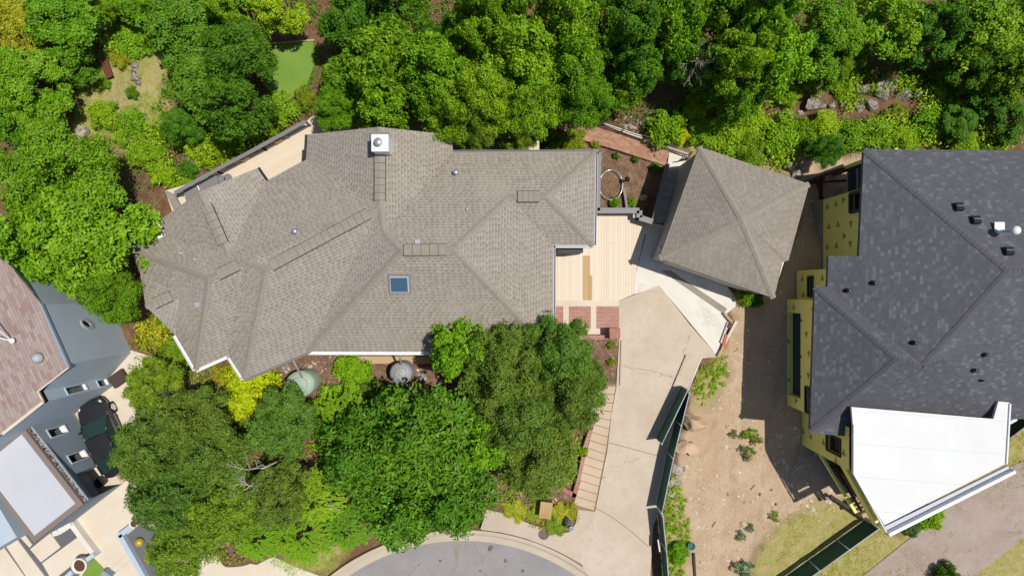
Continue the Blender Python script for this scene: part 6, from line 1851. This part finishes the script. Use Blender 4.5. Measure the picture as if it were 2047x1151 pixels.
for a in [
    (640, 990, 62, 3.8, 'bright', 'frondA', "feathery light green tree left of the large leaved clump"), (690, 840, 62, 3.4, 'bright', 'frondA', "feathery light green tree below the lime bush"), (610, 1060, 72, 3.2, 'mid', 'frondA', "feathery light green tree above the bottom kerb grass"), (520, 1070, 55, 2.8, 'bright', 'frondA', "feathery lime tree at the bottom beside the pale path"), (545, 1010, 36, 3.0, 'mid', 'frondA', "feathery lime tree behind the thin bare pole"), (700, 1050, 52, 2.8, 'mid', 'frondA', "feathery green tree between the clump and the kerb"), (800, 815, 44, 3.4, 'mid', 'frondA', "feathery green tree right below the grey rain tank"),
]:
    tree(*a)

# bare branched trees
def bare(px, py, h, spread, label, seed, nb=7, lean=(0, 0), mat='palebark'):
    g = G(px, py); c = P(px, py, h * .8)
    gz = tz(c.x, c.y)
    rt = thing("bare_tree", label, "bare tree", (c.x, c.y, gz))
    rg = random.Random(seed); tb, bb = MB(), MB()
    base = Vector((c.x + lean[0] * .3, c.y + lean[1] * .3, gz))
    top = Vector((c.x, c.y, gz + h * .62))
    tb.tube([base + Vector((0, 0, -.2)), base.lerp(top, .5) + Vector((.12, -.1, 0)), top], [.09, .05, .03], 8)
    def grow(p, d, L, r, dep):
        q1 = p + d * L * .5 + Vector((rg.uniform(-.1, .1), rg.uniform(-.1, .1), rg.uniform(-.05, .1))) * L
        q2 = p + d * L
        bb.tube([p, q1, q2], [r, r * .75, r * .45], 5)
        if dep > 0:
            for _ in range(rg.choice((2, 3, 3))):
                nd = (d + Vector((rg.gauss(0, .55), rg.gauss(0, .55), rg.gauss(.02, .25)))).normalized()
                grow(q1.lerp(q2, rg.uniform(.2, 1)), nd, L * rg.uniform(.5, .75), r * .55, dep - 1)
    for k in range(nb):
        a = 2 * math.pi * k / nb + rg.uniform(-.4, .4)
        a = rg.uniform(-1.4, 1.4) + math.atan2(lean[1], lean[0])
        grow(base.lerp(top, rg.uniform(.7, 1)), Vector((math.cos(a) * rg.uniform(.3, 1), math.sin(a) * rg.uniform(.3, 1), rg.uniform(.3, .9))).normalized(), spread * rg.uniform(.35, .7), .026, 3)
    tb.build("trunk", M[mat], rt); bb.build("branches", M[mat], rt)
bare(1425, 50, 8.0, 1.5, "pale bare branched tree among the upper right forest", 41, 9, (.3, -.5))
bare(1030, 20, 9.0, .9, "few bare twigs poking from the forest at the top edge", 47, 4)
bare(505, 950, 6.8, 1.9, "pale twisted bare trunk among the dark olive front trees", 43, 5, (-.2, -.4))
bare(745, 14, 8.5, .8, "small bare branches at the top edge right of the lawn", 44, 4)
bare(585, 870, 6.2, .8, "small pale dead branch in the olive tree below the green tank", 45, 3)
bare(650, 1030, 5.4, .5, "thin bare pole standing among feathery light green trees", 46, 2)
bare(1110, 815, 7.0, .9, "pale bare twigs in the dull tree by the tan steps", 48, 4)
bare(480, 985, 6.0, 1.0, "pale dead branch left of the twisted bare trunk", 49, 4, (-.4, -.2))

# ---------------------------------------------------------------- uncountable ground growth
def in_polys(x, y, polys, soft=0):
    z_ = terr_np(x, y); kk = H / (H - z_)
    qx_, qy_ = x * S * kk + CX, CY - y * S * kk
    m = np.zeros(x.shape, bool)
    for p in polys:
        m |= sdist(p, qx_, qy_) > -soft * nr.random(x.shape)
    return m
def scatter(polys, n, clumpf=0.9, thr=.45, pad=0, avoid=()):
    xs, ys = nr.uniform(-32, 32, n), nr.uniform(-19, 19, n)
    m = in_polys(xs, ys, polys, pad) & (hash_noise(xs, ys, clumpf, 12) * .6 + hash_noise(xs, ys, clumpf * 3, 13) * .4 > thr)
    for a in avoid:
        m &= ~in_polys(xs, ys, [a])
    return xs[m], ys[m]
def cover(name, polys, n, size, height, tone, label, thr=.45, flat=.6, mat='leaf2', wr=.45, cl=10, rad=.14, pad=10, avoid=(), clumpf=.9):
    xs, ys = scatter(polys, n, clumpf, thr, pad, avoid)
    m = len(xs)
    hh = height * (.4 + .9 * hash_noise(xs, ys, 1.3, 15))
    X_ = np.repeat(xs, cl) + nr.normal(0, rad, m * cl); Y_ = np.repeat(ys, cl) + nr.normal(0, rad, m * cl)
    Z_ = terr_np(X_, Y_) + np.repeat(hh, cl) * nr.uniform(.1, 1, m * cl)
    pos = np.stack([X_, Y_, Z_], 1)
    nn = np.array([0, 0, flat]) + nr.normal(size=(m * cl, 3)) * .5
    ax = nr.normal(size=(m * cl, 3)) + np.array([0, 0, (1 - flat) * 2])
    cc = np.repeat(nr.uniform(-.25, .3, m), cl)
    col = np.stack([np.clip(nr.beta(1.4, 2, m * cl) + cc, 0, 1), np.clip(nr.uniform(.3, 1, m * cl) + cc * .4, 0, 1), nr.uniform(0, 1, m * cl)], 1)
    ln = size * nr.uniform(.6, 1.35, m * cl)
    me_ = leaf_mesh(name, pos, nn, ax, ln, ln * wr, col, mat)
    o = bpy.data.objects.new(name, me_); COL.objects.link(o)
    o.color = (*TONE[tone], 1)
    return tag(o, label, name.replace("_", " "), kind="stuff")
NORTH = [[(-60, -60), (2110, -60), (2110, 300), (1740, 292), (1640, 318), (1400, 285), (1300, 255), (1200, 225), (1090, 215), (900, 205), (620, 225), (330, 372), (-60, 380)]]
CLEAR = [(155, 268), (165, 170), (215, 120), (250, 92), (300, 100), (328, 190), (310, 250), (250, 290)]
LAWNP = [(515, 82), (632, 72), (645, 130), (612, 195), (560, 205), (515, 170)]
cover("undergrowth", NORTH, 18000, .17, .6, 'deep', "low leafy green undergrowth covering the woodland floor", .42, avoid=(CLEAR, LAWNP))
BRUSH = [[(1390, 190), (1560, 170), (1700, 160), (1900, 180), (2060, 200), (2060, 300), (1740, 290), (1640, 310), (1560, 330), (1420, 285)], [(330, 372), (270, 300), (300, 260), (420, 230), (590, 215), (600, 235)], [(200, 50), (330, 50), (330, 110), (230, 110)]]
cover("brush", BRUSH, 52000, .17, .9, 'lime', "bright leafy brush around the woodland rocks and rear deck", .50)
FRONT = [[(300, 660), (420, 740), (470, 800), (640, 830), (700, 860), (1000, 850), (1160, 860), (1150, 960), (1040, 985), (985, 1010), (880, 1035), (750, 1060), (650, 1100), (560, 1100), (480, 1110), (330, 1120), (330, 900), (270, 740)]]
cover("front_undergrowth", FRONT, 26000, .15, .6, 'bright', "leafy green undergrowth beneath the front garden trees", .47)
cover("yellow_groundcover", [[(1005, 1012), (1055, 1003), (1060, 1030), (1010, 1034)], [(1052, 1020), (1150, 1004), (1158, 1030), (1120, 1064), (1060, 1046)]], 120000, .09, .22, 'oldgold', "yellow green ground cover along the kerb pavement", .2, pad=3, cl=7, rad=.06)
cover("tall_grass", [[(1388, 775), (1402, 738), (1448, 712), (1453, 740), (1447, 768), (1400, 808)], [(1330, 1150), (1322, 1010), (1345, 950), (1366, 1000), (1374, 1070), (1360, 1150)]], 90000, .26, .30, 'lime', "tufty bright green grass behind the screened fence", .12, .15, wr=.12, cl=10, rad=.05, pad=6)
cover("grass", GRASS[:1], 90000, .12, .09, 'oldgold', "dry yellow green grass on the verge of the lot", .50, .25, wr=.14, cl=7, rad=.08, pad=14)
cover("grass", [GRASS[3]], 200000, .14, .10, 'lime', "thin yellow grass in the hillside clearing", .50, .25, wr=.14, cl=6, rad=.08, pad=14)
cover("grass", [GRASS[5]], 120000, .13, .10, 'lime', "short bright grass strip beside the bottom kerb", .2, .25, wr=.14, cl=8, rad=.07, pad=6)
cover("lawn_grass", [[(522, 92), (560, 88), (625, 83), (638, 130), (608, 190), (560, 198), (527, 170)]], 200000, .13, .08, 'mid', "short mown grass of the small green lawn", .05, .25, wr=.2, cl=6, rad=.07, pad=5)
cover("lawn_grass", [[(160, 1158), (186, 1113), (212, 1140), (214, 1190)]], 500000, .08, .06, 'lime', "short grass of the tiny lawn beside the white pot", .05, .25, wr=.2, cl=6, rad=.05, pad=0)
cover("leaf_litter", [[(1190, 225), (1300, 235), (1330, 290), (1270, 270), (1200, 245)], [(1120, 130), (1420, 100), (1420, 230), (1330, 240), (1250, 215)]], 30000, .10, .05, 'oldgold', "brown fallen leaves on the woodland floor above the path", .35, cl=5, rad=.15).color = (.16, .07, .035, 1)

def chips(name, polys, n, smin, smax, mat, label, thr=.3, f=.6):
    xs, ys = scatter(polys, n, f, thr, 12)
    m = len(xs)
    a = nr.uniform(0, 6.283, m); s1 = nr.uniform(smin, smax, m) * (nr.random(m) ** 2 + .35); s2 = s1 * nr.uniform(.35, .9, m); h_ = s1 * nr.uniform(.3, .7, m)
    z0 = terr_np(xs, ys)
    v = np.empty((m, 6, 3))
    for k in range(4):
        t_ = a + k * math.pi / 2 + nr.normal(0, .25, m)
        rr_ = np.where(k % 2 == 0, s1, s2)
        v[:, k, 0] = xs + rr_ * np.cos(t_); v[:, k, 1] = ys + rr_ * np.sin(t_); v[:, k, 2] = z0 + h_ * .1 * nr.random(m)
    v[:, 4] = np.stack([xs + nr.normal(0, .2, m) * s1, ys + nr.normal(0, .2, m) * s1, z0 + h_], 1)
    v[:, 5] = np.stack([xs, ys, z0 - h_ * .4], 1)
    fi = np.array([[0, 1, 4], [1, 2, 4], [2, 3, 4], [3, 0, 4], [1, 0, 5], [2, 1, 5], [3, 2, 5], [0, 3, 5]])
    ff = (np.arange(m)[:, None, None] * 6 + fi[None]).reshape(-1, 3)
    me_ = bpy.data.meshes.new(name)
    me_.from_pydata(v.reshape(-1, 3).tolist(), [], ff.tolist()); me_.materials.append(M[mat])
    o = bpy.data.objects.new(name, me_); COL.objects.link(o)
    return tag(o, label, name.replace("_", " "), kind="stuff")
chips("debris", SAND, 9000, .05, .16, 'tanwood', "scattered wood scraps and clods on the dirt lot", .62)
chips("clods", SAND, 22000, .03, .12, 'tanRock', "dry earth clods on the dirt lot", .45)
chips("pebbles", SAND, 30000, .025, .11, 'stone_chip', "pale pebbles strewn over the sandy dirt lot", .5)
chips("rubble", [[(1540, 880), (1600, 860), (1640, 920), (1670, 990), (1640, 1010), (1575, 985)], [(1590, 985), (1660, 975), (1690, 1010), (1620, 1012)]], 60000, .04, .14, 'stone_chip', "broken stone rubble in the shade of the unfinished house", .35)
chips("pebbles", GRASS[:1], 16000, .02, .06, 'stone_chip', "pale stones in the dry grass verge", .45)
chips("mulch_chips", MULCH[:1], 60000, .02, .09, 'cream', "pale stone chips and bark in the brown front bed", .5)
chips("mulch_bark", MULCH, 90000, .02, .06, 'debris', "brown bark mulch pieces in the planting beds", .35)
chips("hill_stones", [CLEAR, [(150, 262), (300, 240), (300, 330), (200, 300)], [(380, 330), (330, 350), (300, 330), (430, 250), (560, 230)]], 60000, .03, .13, 'paleRock', "loose pale stones on the hillside clearing", .55)
chips("path_stones", [[(1230, 235), (1310, 232), (1320, 270), (1250, 258)]], 60000, .04, .14, 'paleRock', "pale stone pieces in the brush above the path", .45)
chips("street_litter", [[(760, 1100), (900, 1080), (1060, 1100), (1120, 1151), (800, 1151)]], 0 or 3000, .02, .05, 'debris', "dark leaf scraps on the grey street", .55).location.z = .21
